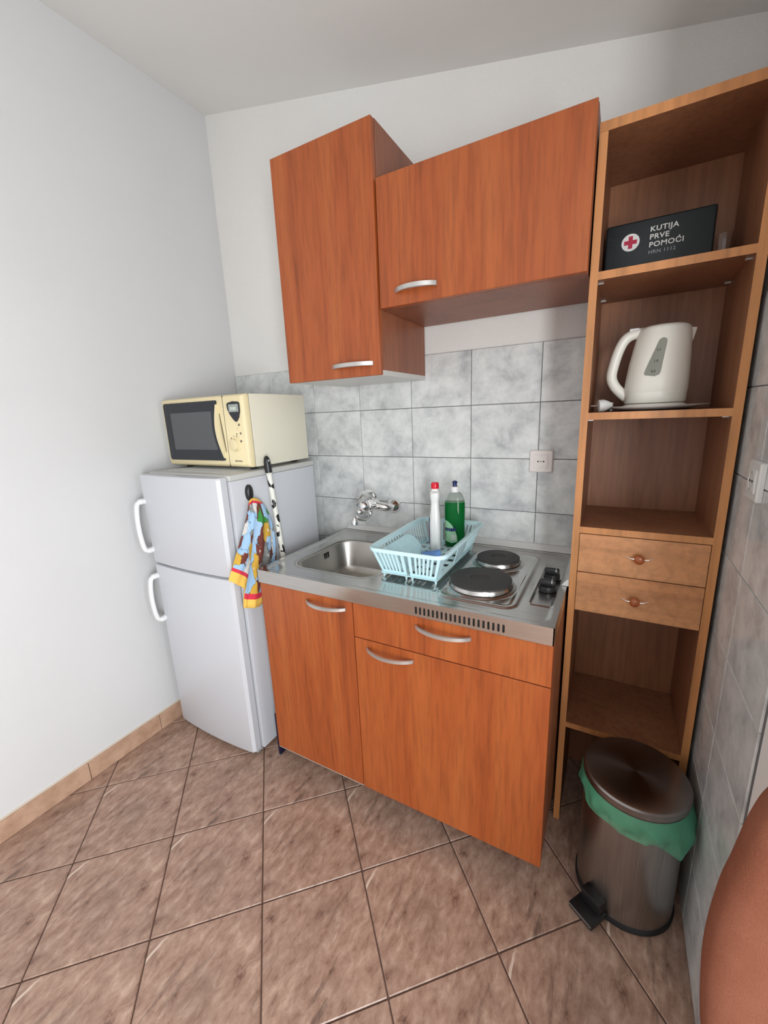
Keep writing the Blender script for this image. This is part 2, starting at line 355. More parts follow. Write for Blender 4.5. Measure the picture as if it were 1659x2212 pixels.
for y0, y1, z0, z1 in ((YR, wy0, 0, cz(XR)), (wy1, wy2, 0, cz(XR)), (wy3, -.70, 0, cz(XR)), (wy0, wy1, 0, wz0), (wy0, wy1, wz1, cz(XR)), (wy2, wy3, 0, wz0), (wy2, wy3, wz1, cz(XR))): box(bm, XR, XR+.12, y0, y1, z0, z1)
struct(link('wall_outer', bm, 'paint'))
bm = B()
for y0, y1, z0, z1 in ((wy0, wy0+.06, wz0, wz1), (wy1-.06, wy1, wz0, wz1), (wy0, wy1, wz0, wz0+.06), (wy0, wy1, wz1-.06, wz1), (-2.53, -2.47, wz0, wz1)): box(bm, XR+.03, XR+.08, y0, y1, z0, z1, .004)
win = struct(link('window_1', bm, 'hwhite'))
for y0, y1 in ((wy0+.06, -2.53), (-2.47, wy1-.06)):
    bm = B(); box(bm, XR+.05, XR+.056, y0, y1, wz0+.06, wz1-.06); link('pane', bm, 'glass', win)
bm = B()
for y0, y1, z0, z1 in ((wy2, wy2+.05, wz0, wz1), (wy3-.05, wy3, wz0, wz1), (wy2, wy3, wz0, wz0+.06), (wy2, wy3, wz1-.06, wz1)): box(bm, XR+.03, XR+.08, y0, y1, z0, z1, .004)
win = struct(link('window_2', bm, 'hwhite'))
bm = B(); box(bm, XR+.05, XR+.056, wy2+.05, wy3-.05, wz0+.06, wz1-.06); link('pane', bm, 'glass', win)
bm = B(); loft(bm, [[(-.12, y, cz(-.12)), (XR+.12, y, cz(XR+.12)), (XR+.12, y, cz(XR+.12)+.1), (-.12, y, cz(-.12)+.1)] for y in (YR-.12, .12)]); struct(link('ceiling', fixn(bm), 'ceil'))
# back wall tiles 25 x 20 cm
TX, TW, TH, TZ = .0018, .25085, .20068, 1.6022
def tile_panel(parent, name, origin, ex, ez, wd, ht, mat):
    """a wall tile: ex, ez in-plane axes, front face looks along ex x ez"""
    bm = B(); ex = Vector(ex); ez = Vector(ez); en = ex.cross(ez); g_ = .0011
    def P(a, b, d): return Vector(origin) + ex*a + ez*b + en*d
    loft(bm, [[P(a, b, d) for a, b in ((g_+i, g_+i), (wd-g_-i, g_+i), (wd-g_-i, ht-g_-i), (g_+i, ht-g_-i))] for i, d in ((0, 0), (0, .0068), (.0012, .008))])
    return link(name, fixn(bm), mat, parent, loc=origin)
bm = B(); box(bm, .001, 1.755, .0015, .006, TZ-5*TH, TZ); link('tile_grout', bm, 'wallgrout', wall_back)
for c_ in range(7):
    for r_ in range(5):
        x0 = TX+c_*TW; tile_panel(wall_back, 'wall_tile', (x0, .0045, TZ-(r_+1)*TH), (1, 0, 0), (0, 0, 1), TW, TH, 'walltile').location.y -= .0045-.0045
# right wall tiles; joints at y = -.2323, -.4831, end at -.734
bm = B(); box(bm, 2.0145, 2.0185, -.733, -.001, .001, 1.609); link('tile_grout', bm, 'wallgrout', wall_right)
RZ = 1.6092
for k in range(3):
    for r_ in range(8):
        z0 = RZ-(r_+1)*TH; h_ = TH
        if z0 < 0.002: h_ = TH + z0 - .002; z0 = .002
        tile_panel(wall_right, 'wall_tile', (2.019, (-.001, -.2323, -.4831)[k], z0), (0, -1, 0), (0, 0, 1), .25085 if k else .2313, h_, 'walltile')
# left skirting tiles
bm = B(); box(bm, .0, .004, YR+.002, -.002, .0, .083); bb = struct(link('baseboard_left', bm, 'caulk'))
y1 = -.002
for k in range(14):
    y0 = max(YR+.002, -.092-.3*k)
    if y1 <= YR+.003: break
    bm = B(); box(bm, .0035, .0125, y0+.0012, y1-.0012, .001, .078, .0015, 1); link('baseboard_tile', bm, 'skirt', bb)
    y1 = y0

# ------------------------------------------------------------------ base cabinets
CL, CR, CF, CT = .6555, 1.6555, -.600, .858
DF = -.593
def bow_handle(root, door, x0, x1, z, yf, out=.030, sag=.010, hh=.0062, tk=.0048):
    """curved strap handle; ends on the door face, ends sag towards the viewer's lower side"""
    bm = B(); L = []; n = 16
    for k in range(n+1):
        s = k/n; x = x0+(x1-x0)*s; e = 1-(2*s-1)**2
        y = yf - .0015 - out*e**.85
        L.append((x, y, z))
    loops = []
    for (x, y, zz) in L: loops.append([(x, y, zz-hh), (x, y-tk, zz-hh*.8), (x, y-tk, zz+hh*.8), (x, y, zz+hh)])
    loft(bm, loops); fixn(bm)
    return link('handle', bm, 'alu', door, smooth=40)
GAP = 1.0586
sinkcab = thing('sink_cabinet', (CL+.2, -.3, 0), 'narrow cherry wood base cabinet under the sink, beside the fridge', 'cabinet', 'kitchenette base cabinets')
hobcab = thing('hob_cabinet', (GAP+.3, -.3, 0), 'wide cherry wood base cabinet with drawer and door under the hot plates', 'cabinet', 'kitchenette base cabinets')
for root, x0, x1 in ((sinkcab, CL+.002, GAP-.001), (hobcab, GAP+.001, CR-.002)):
    bm = B(); t_ = .018; yb = -.012; yf = DF+.0195
    box(bm, x0, x0+t_, yf, yb, .10, .808); box(bm, x1-t_, x1, yf, yb, .10, .808)
    box(bm, x0+t_, x1-t_, yf, yb, .10, .118); box(bm, x0+t_, x1-t_, yb-.006, yb, .118, .808); box(bm, x0+t_, x1-t_, yf, yf+.08, .79, .808)
    link('carcass', bm, 'cherry_side', root)
    for fx in (x0+.05, x1-.05):
        for fy in (-.44, -.07):
            bm = B(); lathe(bm, fx, fy, [(.028, 0), (.028, .012), (.018, .016), (.018, .1)], 16); link('leg', bm, 'rubber', root, smooth=35)
def door(root, name, x0, x1, z0, z1, yf, mat='cherry', th=.018, bev=.0012):
    bm = B(); box(bm, x0, x1, yf, yf+th, z0, z1, bev, 1); return link(name, bm, mat, root)
d = door(sinkcab, 'door', CL+.001, GAP-.0015, .0975, .8065, DF)
bm = B(); box(bm, CL+.001, GAP-.0015, DF+.0005, DF+.0175, .0943, .0975); link('edge_band', bm, 'chip', sinkcab)
bow_handle(sinkcab, d, .872, 1.034, .778, DF)
d = door(hobcab, 'drawer_front', GAP+.0015, CR-.001, .6873, .8065, DF); bow_handle(hobcab, d, 1.280, 1.447, .776, DF)
d = door(hobcab, 'door', GAP+.0015, CR-.001, .0943, .6843, DF); bow_handle(hobcab, d, 1.106, 1.270, .656, DF)

# ------------------------------------------------------------------ steel worktop with sink and hot plates
wt = thing('steel_worktop', (1.155, -.3, .81), 'stainless steel kitchenette worktop with sink bowl and two hot plates', 'worktop')
SX0, SX1, SY0, SY1 = .722, 1.085, -.512, -.150      # sink opening
BUR = [(1.419, -.412, .094), (1.420, -.200, .0735)]
def sdrr(x, y, x0, x1, y0, y1, r):
    qx = abs(x-(x0+x1)/2)-(x1-x0)/2+r; qy = abs(y-(y0+y1)/2)-(y1-y0)/2+r
    return math.hypot(max(qx, 0), max(qy, 0))+min(max(qx, qy), 0)-r
def height(x, y):
    z = .0
    d = sdrr(x, y, CL+.020, CR-.020, CF+.022, -.026, .03); z -= .0045*sm(.004, -.006, d)
    d = sdrr(x, y, 1.318, 1.545, -.535, -.085, .035); z += .0045*sm(.006, -.004, d)-.0035*sm(-.010, -.020, d)
    d = sdrr(x, y, 1.574, 1.634, -.480, -.150, .008); z += .0030*math.exp(-(d/.0028)**2)
    if 1.11 < x < 1.30 and -.50 < y < -.10: z -= .0022*(.5+.5*math.cos((x-1.205)/.0316*2*PI))*sm(.10, .088, abs(x-1.205))*sm(.2, .18, abs(y+.30))
    d = abs(x-1.3005); z -= .003*math.exp(-(d/.0022)**2)*sm(.2, .19, abs(y+.31))
    for bx, by, br in BUR:
        r = math.hypot(x-bx, y-by); z += .006*sm(br+.016, br+.002, r)
    return CT + z
nx, ny = 320, 190
bm = B(); V = {}
for i in range(nx+1):
    for j in range(ny+1):
        x = CL+.001+(CR-CL-.002)*i/nx; y = CF+.001+(-.0-CF-.002)*j/ny
        if sdrr(x, y, SX0, SX1, SY0, SY1, .075) < -.008: continue
        V[i, j] = bm.verts.new((x, y, height(x, y)))
for i in range(nx):
    for j in range(ny):
        q = [V.get(k) for k in ((i, j), (i+1, j), (i+1, j+1), (i, j+1))]
        if all(q): bm.faces.new(q)
link('steel_top', bm, 'steel', wt, smooth=50)
# apron: front with vent slots, sides, back
bm = B(); zt, zb = CT+.0002, CT-.0478
sx0, sx1, ns = 1.2815, 1.5435, 20; sw = .0062; za, zc = CT-.0395, CT-.0165
box(bm, CL, sx0, CF, CF+.0025, zb, zt); box(bm, sx1, CR, CF, CF+.0025, zb, zt)
box(bm, sx0, sx1, CF, CF+.0025, zc, zt); box(bm, sx0, sx1, CF, CF+.0025, zb, za)
pitch = (sx1-sx0)/ns
for k in range(ns):
    a = sx0+k*pitch; box(bm, a+sw, a+pitch, CF, CF+.0025, za, zc)
    for zz, s_ in ((za, 1), (zc, -1)):      # rounded slot ends
        for side in (0, 1):
            xx = a+side*sw; dx = .0022*(1 if side == 0 else -1)
            vs = [bm.verts.new(p) for p in ((xx, CF, zz), (xx+dx, CF, zz), (xx, CF, zz+s_*.0022), (xx, CF+.0025, zz), (xx+dx, CF+.0025, zz), (xx, CF+.0025, zz+s_*.0022))]
            for f in ((0, 1, 2), (5, 4, 3), (1, 4, 5, 2)): bm.faces.new([vs[q] for q in f])
box(bm, CL, CL+.0025, CF, -.001, zb, zt); box(bm, CR-.0025, CR, CF, -.001, zb, zt); box(bm, CL, CR, -.0035, -.001, zb, zt)
link('apron', fixn(bm), 'steel', wt)
bm = B(); box(bm, sx0-.005, sx1+.005, CF+.004, CF+.0055, zb+.003, zt-.006); link('slot_backing', bm, 'void', wt)
# sink bowl
def lp(ins, z, r): return [(x, y, z) for x, y in rrect((SX0+SX1)/2, (SY0+SY1)/2, SX1-SX0-2*ins, SY1-SY0-2*ins, r, 8)]
bm = B(); loft(bm, [lp(-.010, CT-.0046, .083), lp(-.006, CT-.0038, .080), lp(-.002, CT-.0042, .077), lp(.003, CT-.0075, .072), lp(.007, CT-.016, .068), lp(.018, CT-.115, .058), lp(.026, CT-.132, .052), lp(.045, CT-.142, .045), lp(.12, CT-.145, .03)], True, False, True)
bowl = link('sink_bowl', fixn(bm), 'bowl', wt, smooth=60)
bm = B(); lathe(bm, .90, -.33, [(.044, CT-.1445), (.044, CT-.1425), (.036, CT-.1425), (.032, CT-.1435)], 28); link('drain', bm, 'chrome', bowl, smooth=40)
for k in range(3):
    y = -.30+.012*k; bm = B(); box(bm, SX0+.0075, SX0+.0125, y-.003, y+.003, CT-.052, CT-.026, .002, 2); link('overflow_slot', bm, 'void', bowl)
for bx, by, br in BUR:
    bm = B(); z0 = CT+.004; lathe(bm, bx, by, [(br+.004, z0), (br+.004, z0+.004), (br+.001, z0+.0085), (br+.0005, z0+.0125), (br-.004, z0+.0128)], 56)
    hp = link('hot_plate', bm, 'steel', wt, smooth=35); hp['label'] = 'cast iron hot plate with steel rim'
    bm = B(); z1 = z0+.0128; lathe(bm, bx, by, [(br-.001, z1-.002), (br-.001, z1+.004), (br-.005, z1+.0062), (br*.34, z1+.0062), (br*.30, z1+.0030), (.004, z1+.0030)], 56); link('iron_disc', bm, 'iron', hp, smooth=35)
for kx, ky in ((1.606, -.272), (1.606, -.368)):
    bm = B(); lathe(bm, kx, ky, [(.023, CT-.003), (.0250, CT+.002), (.0235, CT+.013), (.015, CT+.0150)], 28)
    kn = link('control_knob', bm, 'black', wt, smooth=40)
    bm = B(); box(bm, kx-.0215, kx+.0215, ky-.0085, ky+.0085, CT+.012, CT+.032, .005, 3); link('knob_grip', bm, 'black', kn, smooth=40)
    bm = B(); box(bm, kx+.012, kx+.0135, ky-.0088, ky+.001, CT+.023, CT+.0324); link('pointer_mark', bm, 'white', kn)
# sealing strips behind and beside the worktop
bm = B(); loft(bm, [[(x, 0-.0040, CT+.001), (x, -.022, CT+.001), (x, -.020, CT+.007), (x, -.010, CT+.021), (x, -.0040, CT+.024)] for x in (CL+.002, CR-.002)])
tag(link('sealing_strip', fixn(bm), 'strip', loc=(1.155, -.012, CT)), 'long white sealing strip between worktop and tiled wall', 'strip', 'sealing strips around the worktop')
bm = B(); loft(bm, [[(CR+.0045, y, CT+.001), (CR-.015, y, CT+.001), (CR-.013, y, CT+.006), (CR-.003, y, CT+.019), (CR+.0045, y, CT+.023)] for y in (-.325, -.024)])
tag(link('sealing_strip', fixn(bm), 'strip', loc=(CR-.004, -.17, CT)), 'short white sealing strip between worktop and tall shelf unit', 'strip', 'sealing strips around the worktop')

# ------------------------------------------------------------------ wall cabinets
def wall_cabinet(name, x0, x1, z0, z1, yf, label, mb, hx0, hx1, hz):
    r = thing(name, ((x0+x1)/2, -.17, z0), label, 'cabinet', 'cherry wall cabinets')
    bm = B(); yb = -.005; yc = yf+.020; t_ = .016
    box(bm, x0, x0+t_, yc, yb, z0+.016, z1); box(bm, x1-t_, x1, yc, yb, z0+.016, z1); box(bm, x0+t_, x1-t_, yc, yb, z1-t_, z1); box(bm, x0+t_, x1-t_, yb-.005, yb, z0+.016, z1-t_)
    link('carcass', bm, 'cherry_side', r)
    bm = B(); box(bm, x0, x1, yc, yb, z0, z0+.016); link('bottom_panel', bm, mb, r)
    d = door(r, 'door', x0+.0008, x1-.0008, z0+.0005, z1-.0005, yf)
    # strap handle seen nearly edge-on
    bow_handle(r, d, hx0, hx1, hz, yf, out=.028, hh=.0075)
    return r
wall_cabinet('wall_cabinet', .6814, 1.0690, 1.5068, 2.2130, -.3645, 'tall narrow cherry wall cabinet hanging above the tap', 'greylam', .884, 1.044, 1.545)
wall_cabinet('wall_cabinet', 1.0712, 1.6570, 1.7035, 2.0593, -.3564, 'wide low cherry wall cabinet above the hot plates', 'cherry_side', 1.128, 1.263, 1.745)

# ------------------------------------------------------------------ tall open shelf unit
SL, SR, SF = 1.6611, 2.0010, -.3282
su = thing('tall_shelf_unit', ((SL+SR)/2, -.17, 0), 'tall narrow open wooden shelf unit with two drawers, right of the worktop', 'shelf unit')
T_ = .0185; YB = -.036
def board(name, x0, x1, y0, y1, z0, z1, mat='alder'):
    bm = B(); box(bm, x0, x1, y0+.001, y1, z0, z1); o = link(name, bm, mat, su)
    return o
def band(p, x0, x1, z0, z1):
    bm = B(); box(bm, x0, x1, SF, SF+.0012, z0, z1); return link('edge_band', bm, 'alder_edge', p)
p_ = board('side_panel', SL, SL+T_, SF, YB+.004, 0, 2.0005); band(p_, SL, SL+T_, 0, 2.0005)
p_ = board('side_panel', SR-T_, SR, SF, YB+.004, 0, 2.0005); band(p_, SR-T_, SR, 0, 2.0005)
p_ = board('top_panel', SL, SR, SF, YB+.004, 2.0008, 2.0215); band(p_, SL, SR, 2.0008, 2.0215)
for z in (1.7045, 1.3635, 1.0478, .3943):
    p_ = board('shelf_board', SL+T_, SR-T_, SF, YB, z-.0185, z); band(p_, SL+T_, SR-T_, z-.0185, z)
board('back_panel', SL+.001, SR-.001, YB+.004, YB+.008, .0, 2.0213)
for z0, z1, kz in ((.9132, 1.0270, .974), (.7900, .9108, .850)):
    bm = B(); box(bm, SL+T_+.0012, SR-T_-.0012, SF, SF+.017, z0, z1, .0008, 1); dr = link('drawer_front', bm, 'birdseye', su)
    bm = B(); kx = 1.8295; lathe_ax(bm, (kx, SF+.001, kz), (0, -1, 0), [(.006, 0), (.006, .008), (.011, .011), (.0135, .017), (.012, .024), (.006, .0275)], 24); k_ = link('knob', bm, 'knobwood', dr, smooth=50)
    for s in (-1, 1):
        bm = B(); pts = spline([(kx+s*.010, SF-.017, kz+.001), (kx+s*.020, SF-.019, kz+.002), (kx+s*.0325, SF-.0155, kz+.007)], 6)
        tube(bm, pts, [.0036-.0026*(i/(len(pts)-1)) for i in range(len(pts))], 10, ell=.7); link('knob_wing', bm, 'chrome', k_, smooth=60)
    bm = B(); box(bm, SL+.03, SR-.03, SF+.018, YB-.02, z0+.008, z1-.015); link('drawer_box', bm, 'alder', su)
for z in (1.7045, 1.3635):
    for x, s in ((SL+T_, 1), (SR-T_, -1)):
        for y in (SF+.035, YB-.045):
            bm = B(); a = x; box(bm, min(a, a+s*.012), max(a, a+s*.012), y-.003, y+.003, z-.0185-.0035, z-.0187); link('shelf_pin', bm, 'alu', su)

# ------------------------------------------------------------------ fridge
FX0, FX1, FYB, FYF, FT = .066, .545, -.098, -.573, 1.190
DX0, DX1 = .061, .536
fr = thing('fridge', ((FX0+FX1)/2, -.33, 0), 'white two-door fridge freezer standing in the left corner', 'fridge')
bm = B(); box(bm, FX0, FX1, FYF, FYB, .022, FT-.022, .004, 2); link('body', bm, 'fridge', fr, smooth=40)
bm = B(); box(bm, FX0-.002, FX1+.002, FYF-.004, FYB+.004, FT-.022, FT, .005, 3); tc_ = link('top_cover', bm, 'fridgetop', fr, smooth=40)
for k in range(26):
    y = FYF+.045+.0145*k; bm = B(); box(bm, FX0+.055, FX1-.075, y, y+.007, FT-.001, FT+.0022, .001, 1); link('top_rib', bm, 'fridgetop', tc_)
def fdoor(z0, z1):
    bm = B(); n = 14; loops = []
    def outline(ins, inb):
        P = []
        for k in range(n+1):
            s = k/n; x = DX0+ins+(DX1-DX0-2*ins)*s; e = 1-(2*s-1)**2
            P.append((x, FYF-.047-.012*e+inb))
        c = .010
        P[0] = (P[0][0]+c, P[0][1]); P[-1] = (P[-1][0]-c, P[-1][1])
        return [(DX0+ins, FYF-.010)]+[(DX0+ins, FYF-.036+inb)]+P+[(DX1-ins, FYF-.036+inb), (DX1-ins, FYF-.010)]
    for z, i, b in ((z0, .006, .008), (z0+.002, .002, .003), (z0+.008, 0, 0), (z1-.008, 0, 0), (z1-.002, .002, .003), (z1, .006, .008)):
        loops.append([(x, y, z) for x, y in outline(i, b)])
    loft(bm, loops); fixn(bm); return bm
for z0, z1, h0, h1, lb in ((.8085, FT-.004, .862, 1.078, 'upper freezer door'), (.024, .8000, .546, .752, 'tall lower fridge door')):
    d = link('door', fdoor(z0, z1), 'fridge', fr, smooth=30); d['label'] = lb
    bm = B(); box(bm, DX0+.008, DX1-.006, FYF-.011, FYF-.0005, z0+.006, z1-.006); link('door_seal', bm, 'seal', d)
    # bow handle on the wall side
    hx = DX0+.010; yf = FYF-.046-.002; bm = B(); zc_ = (h0+h1)/2
    path = spline([(hx, yf+.012, h1-.006), (hx-.001, yf-.016, h1-.004), (hx-.003, yf-.032, h1-.022), (hx-.005, yf-.038, zc_), (hx-.003, yf-.032, h0+.022), (hx-.001, yf-.016, h0+.004), (hx, yf+.012, h0+.006)], 7)
    tube(bm, path, [.0150 if (i < 9 or i > len(path)-10) else .0115 for i in range(len(path))], 14, ell=.8); link('handle', bm, 'hwhite', d, smooth=60)
for x in (FX0+.05, FX1-.05):
    for y in (-.55, -.13):
        bm = B(); lathe(bm, x, y, [(.018, 0), (.018, .014), (.012, .018), (.012, .03)], 16); link('foot', bm, 'rubber', fr, smooth=40)
bm = B(); box(bm, DX1-.02, DX1-.002, FYF-.028, FYF+.002, .014, .0238, .002, 1); link('hinge', bm, 'seal', fr)

# ------------------------------------------------------------------ microwave
MX0, MX1, MYF, MYS, MYB, MZ0, MZ1 = .048, .538, -.466, -.434, -.116, 1.2035, 1.4790
mw = thing('microwave', ((MX0+MX1)/2, -.28, FT), 'cream microwave oven with dark door window on top of the fridge', 'microwave')
bm = B(); box(bm, MX0, MX1, MYS, MYB, MZ0, MZ1, .003, 2); link('body', bm, 'creambody', mw, smooth=40)
bm = B(); box(bm, MX0+.0015, MX1-.0015, MYS-.0014, MYS+.0006, MZ0+.0015, MZ1-.0015); link('body_seam', bm, 'void', mw)
bm = B(); loft(bm, [[(x, y, z) for x, z in rrect((MX0+MX1)/2, (MZ0+MZ1)/2, MX1-MX0-2*i, MZ1-MZ0-2*i, .006, 3)] for i, y in ((.0005, MYS-.0018), (.0, MYS-.012), (.004, MYF+.006), (.010, MYF))]); fixn(bm)
fb_ = link('front_bezel', bm, 'cream', mw, smooth=50)
# dark door glass, right side curved inwards
def mw_outline(x0, x1, z0, z1, r, cur):
    P = [(x0+r, z0), (x0+r*.3, z0+r*.3), (x0, z0+r), (x0, z1-r), (x0+r*.3, z1-r*.3), (x0+r, z1), (x1-r, z1), (x1-r*.2, z1-r*.2)]
    n = 14
    for k in range(1, n): s = k/n; zz = z1-.006+(z0+.006-z1+.006)*s; P.append((x1+.012*s-cur*math.sin(PI*min(1, s*1.02)), zz))
    P += [(x1+.012-r*.2, z0+r*.2), (x1+.010-r, z0)]
    return P
gx0 = .066
bm = B(); prism_xz(bm, mw_outline(gx0, .400, 1.2290, 1.4610, .010, .026), MYF-.0022, MYF+.001); dg_ = link('door_glass', bm, 'mwglass', mw)
bm = B(); prism_xz(bm, mw_outline(.108, .362, 1.2720, 1.4210, .005, .010), MYF-.0032, MYF-.002); link('door_window', bm, 'mwmesh', dg_)
bm = B(); box(bm, .430, .4313, MYF-.0008, MYF+.002, MZ0+.003, MZ1-.003); link('door_seam', bm, 'void', mw)
bm = B()   # crescent handle with finger recess
n = 18; A_ = []; C_ = []
for k in range(n+1):
    s = k/n; z = 1.4450+(1.2400-1.4450)*s; A_.append((.398+.014*s-.024*math.sin(PI*s), z)); C_.append((.403+.018*s-.006*math.sin(PI*s), z))
prism_xz(bm, A_+C_[::-1], MYF-.010, MYF+.001); hd = link('handle', bm, 'cream', mw, smooth=40)
bm = B(); Dn = [(x+.0012, z) for x, z in C_[3:-2]]; En = [(x+.0012+.0065*math.sin(PI*(k+1)/(len(Dn)+1)), z) for k, (x, z) in enumerate(Dn)]
prism_xz(bm, Dn+En[::-1], MYF-.0009, MYF+.001); link('finger_recess', bm, 'print', hd)
bm = B(); prism_xz(bm, spline2 if False else [(.452, 1.4420), (.457, 1.4480), (.486, 1.4530), (.516, 1.4500), (.521, 1.4440), (.520, 1.4150), (.512, 1.3930), (.500, 1.3790), (.492, 1.3770), (.480, 1.3860), (.464, 1.4050), (.454, 1.4240)], MYF-.0022, MYF+.001); dp = link('display_panel', bm, 'mwglass', mw)
bm = B(); box(bm, .462, .513, MYF-.0032, MYF-.002, 1.4140, 1.4420, .0004, 1); link('display_screen', bm, 'lcd', dp)
bm = place(text_bm('0:00', .017, .0003), (.472, MYF-.0034, 1.4205), (1, 0, 0), (0, 0, 1)); link('display_digits', bm, 'lcdtxt', dp)
bm = B(); lathe_ax(bm, (.477, MYF+.001, 1.2920), (0, -1, 0), [(.0265, 0), (.0265, .004), (.0225, .006), (.021, .016), (.018, .0175)], 32); kn = link('dial', bm, 'cream', mw, smooth=40)
for k in range(7):
    a = math.radians(20+28*k); bm = B(); lathe_ax(bm, (.477+.033*math.cos(a), MYF+.0004, 1.2920+.033*math.sin(a)), (0, -1, 0), [(.0022 if k % 2 else .0032, 0), (.0022 if k % 2 else .0032, .0007)], 8); link('dial_mark', bm, 'print', mw)
for x, z, r in ((.505, 1.366, .005), (.497, 1.352, .0075), (.509, 1.334, .0045), (.497, 1.318, .0075), (.507, 1.305, .005), (.488, 1.332, .003)):
    bm = B(); lathe_ax(bm, (x, MYF+.0005, z), (0, -1, 0), [(r, 0), (r, .0012), (r*.7, .0018)], 16); link('button', bm, 'cream' if r > .006 else 'print', mw)
bm = place(text_bm('Electrolux', .0095, .00025), (.462, MYF-.0008, 1.2265), (1, 0, 0), (0, 0, 1)); link('lettering', bm, 'print', mw)
for x in (MX0+.045, MX1-.05):
    for y in (MYS+.035, MYB-.045):
        bm = B(); lathe(bm, x, y, [(.014, FT+.0022), (.016, MZ0+.001)], 16); link('foot', bm, 'rubber', mw)

# ------------------------------------------------------------------ hook, towel, broom stick, board in the gap
hk = thing('adhesive_hook', (FX1, -.495, 1.06), 'black plastic hook stuck on the side of the fridge', 'hook')
bm = B(); loft(bm, [[(x, y, z) for y, z in [(-.497+.016*math.cos(2*PI*k/24)*1.0, 1.114+.031*math.sin(2*PI*k/24)) for k in range(24)]] if ins == 0 else [(x, -.497+(.016-ins)*math.cos(2*PI*k/24), 1.114+(.031-ins)*math.sin(2*PI*k/24)) for k in range(24)] for x, ins in ((FX1+.0006, 0), (FX1+.010, 0), (FX1+.015, .004), (FX1+.017, .009))]); fixn(bm); link('base_plate', bm, 'black', hk, smooth=45)
bm = B(); tube(bm, spline([(FX1+.008, -.494, 1.094), (FX1+.014, -.492, 1.078), (FX1+.020, -.491, 1.070), (FX1+.024, -.491, 1.076)], 6), .006, 10); link('prong', bm, 'black', hk, smooth=60)
def towel():
    # columns of the hanging cloth: (y, z, x) keyed at four heights; folds give the depth
    tops = [(-.521, 1.088), (-.517, 1.092), (-.513, 1.094), (-.508, 1.096), (-.503, 1.096), (-.497, 1.095), (-.491, 1.094), (-.484, 1.091), (-.478, 1.087), (-.472, 1.083), (-.467, 1.079)]
    mids = [(-.585, .960), (-.566, .950), (-.548, .940), (-.540, .935), (-.545, .930), (-.540, .920), (-.522, .915), (-.500, .912), (-.470, .915), (-.440, .920), (-.415, .930)]
    bots = [(-.660, .824), (-.640, .805), (-.618, .785), (-.600, .762), (-.603, .690), (-.592, .685), (-.572, .680), (-.550, .676), (-.515, .688), (-.480, .690), (-.455, .700)]
    dep = [.030, .040, .046, .036, .018, .026, .040, .046, .040, .034, .030]
    nc, nr = len(tops), 30; bm = B(); uvl = bm.loops.layers.uv.new('UVMap'); G = []
    sub = 4; cols = []
    def ip(L, f):
        i = min(int(f), len(L)-2); u = f-i; u = u*u*(3-2*u)*.35+u*.65
        return Vector(L[i]).lerp(Vector(L[i+1]), u) if not isinstance(L[0], float) else L[i]*(1-u)+L[i+1]*u
    NC = (nc-1)*sub
    for c in range(NC+1):
        f = c/sub; a, b, d_ = ip(tops, f), ip(mids, f), ip(bots, f); dx = ip(dep, f); col = []
        for r in range(nr+1):
            s = r/nr; p = a*(1-s)**2+2*s*(1-s)*(2*b-.5*a-.5*d_)+d_*s*s
            q = sm(0, .25, s)
            x = FX1+.030*(1-q)*.9+q*dx + .003*math.sin(c*.9+s*5)*q
            col.append((bm.verts.new((x, p[0], p[1])), c/NC, s))
        G.append(col)
    for c in range(NC):
        for r in range(nr):
            q = [G[c][r], G[c][r+1], G[c+1][r+1], G[c+1][r]]; fc = bm.faces.new([v[0] for v in q])
            for lo, v in zip(fc.loops, q): lo[uvl].uv = (v[1], v[2]*(1.-.055*sm(.33, .40, v[1])))
    return bm
tw_ = link('tea_towel', towel(), 'towel', loc=(FX1+.03, -.51, 1.09), smooth=60)
md = tw_.modifiers.new('thickness', 'SOLIDIFY'); md.thickness = .0022; md.offset = 0
tag(tw_, 'colourful printed tea towel with yellow and red hem hanging from hook', 'towel')
st = thing('broom_stick', (.6215, -.354, 0), 'white broom stick with black cow spots leaning against the fridge', 'broom')
a = Vector((.6215, -.354, .0)); b = Vector((.5600, -.400, 1.243)); dv = (b-a).normalized()
bm = B(); tube(bm, [a+dv*.10, a+(b-a)*.5, b-dv*.062], .0112, 16); so = link('stick', bm, 'cow', st, smooth=60)
bm = B(); pts = [b-dv*.066, b-dv*.05, b-dv*.02, b-dv*.006, b]; tube(bm, pts, [.0135, .0145, .013, .009, .003], 16); cp = link('end_grip', bm, 'black', st, smooth=60)
bm = B(); lathe_ax(bm, b-dv*.018+Vector((.0125, -.003, 0)), (1, -.25, .1), [(.0045, 0), (.0035, .0012)], 12); link('hanging_hole', bm, 'silver', cp)
bm = B(); box(bm, .604, .639, -.47, -.24, .055, .11, .008, 2); link('broom_head', bm, 'hwhite', st, smooth=50)
bm = B(); box(bm, .606, .637, -.465, -.245, .0, .056); link('bristles', bm, 'black', st)
bm = B(); box(bm, .6045, .6175, -.555, -.46, .0, .20, .004, 2); tag(link('navy_board', bm, 'navy', loc=(.611, -.51, 0), smooth=40), 'narrow dark navy board standing upright between fridge and sink cabinet', 'board')

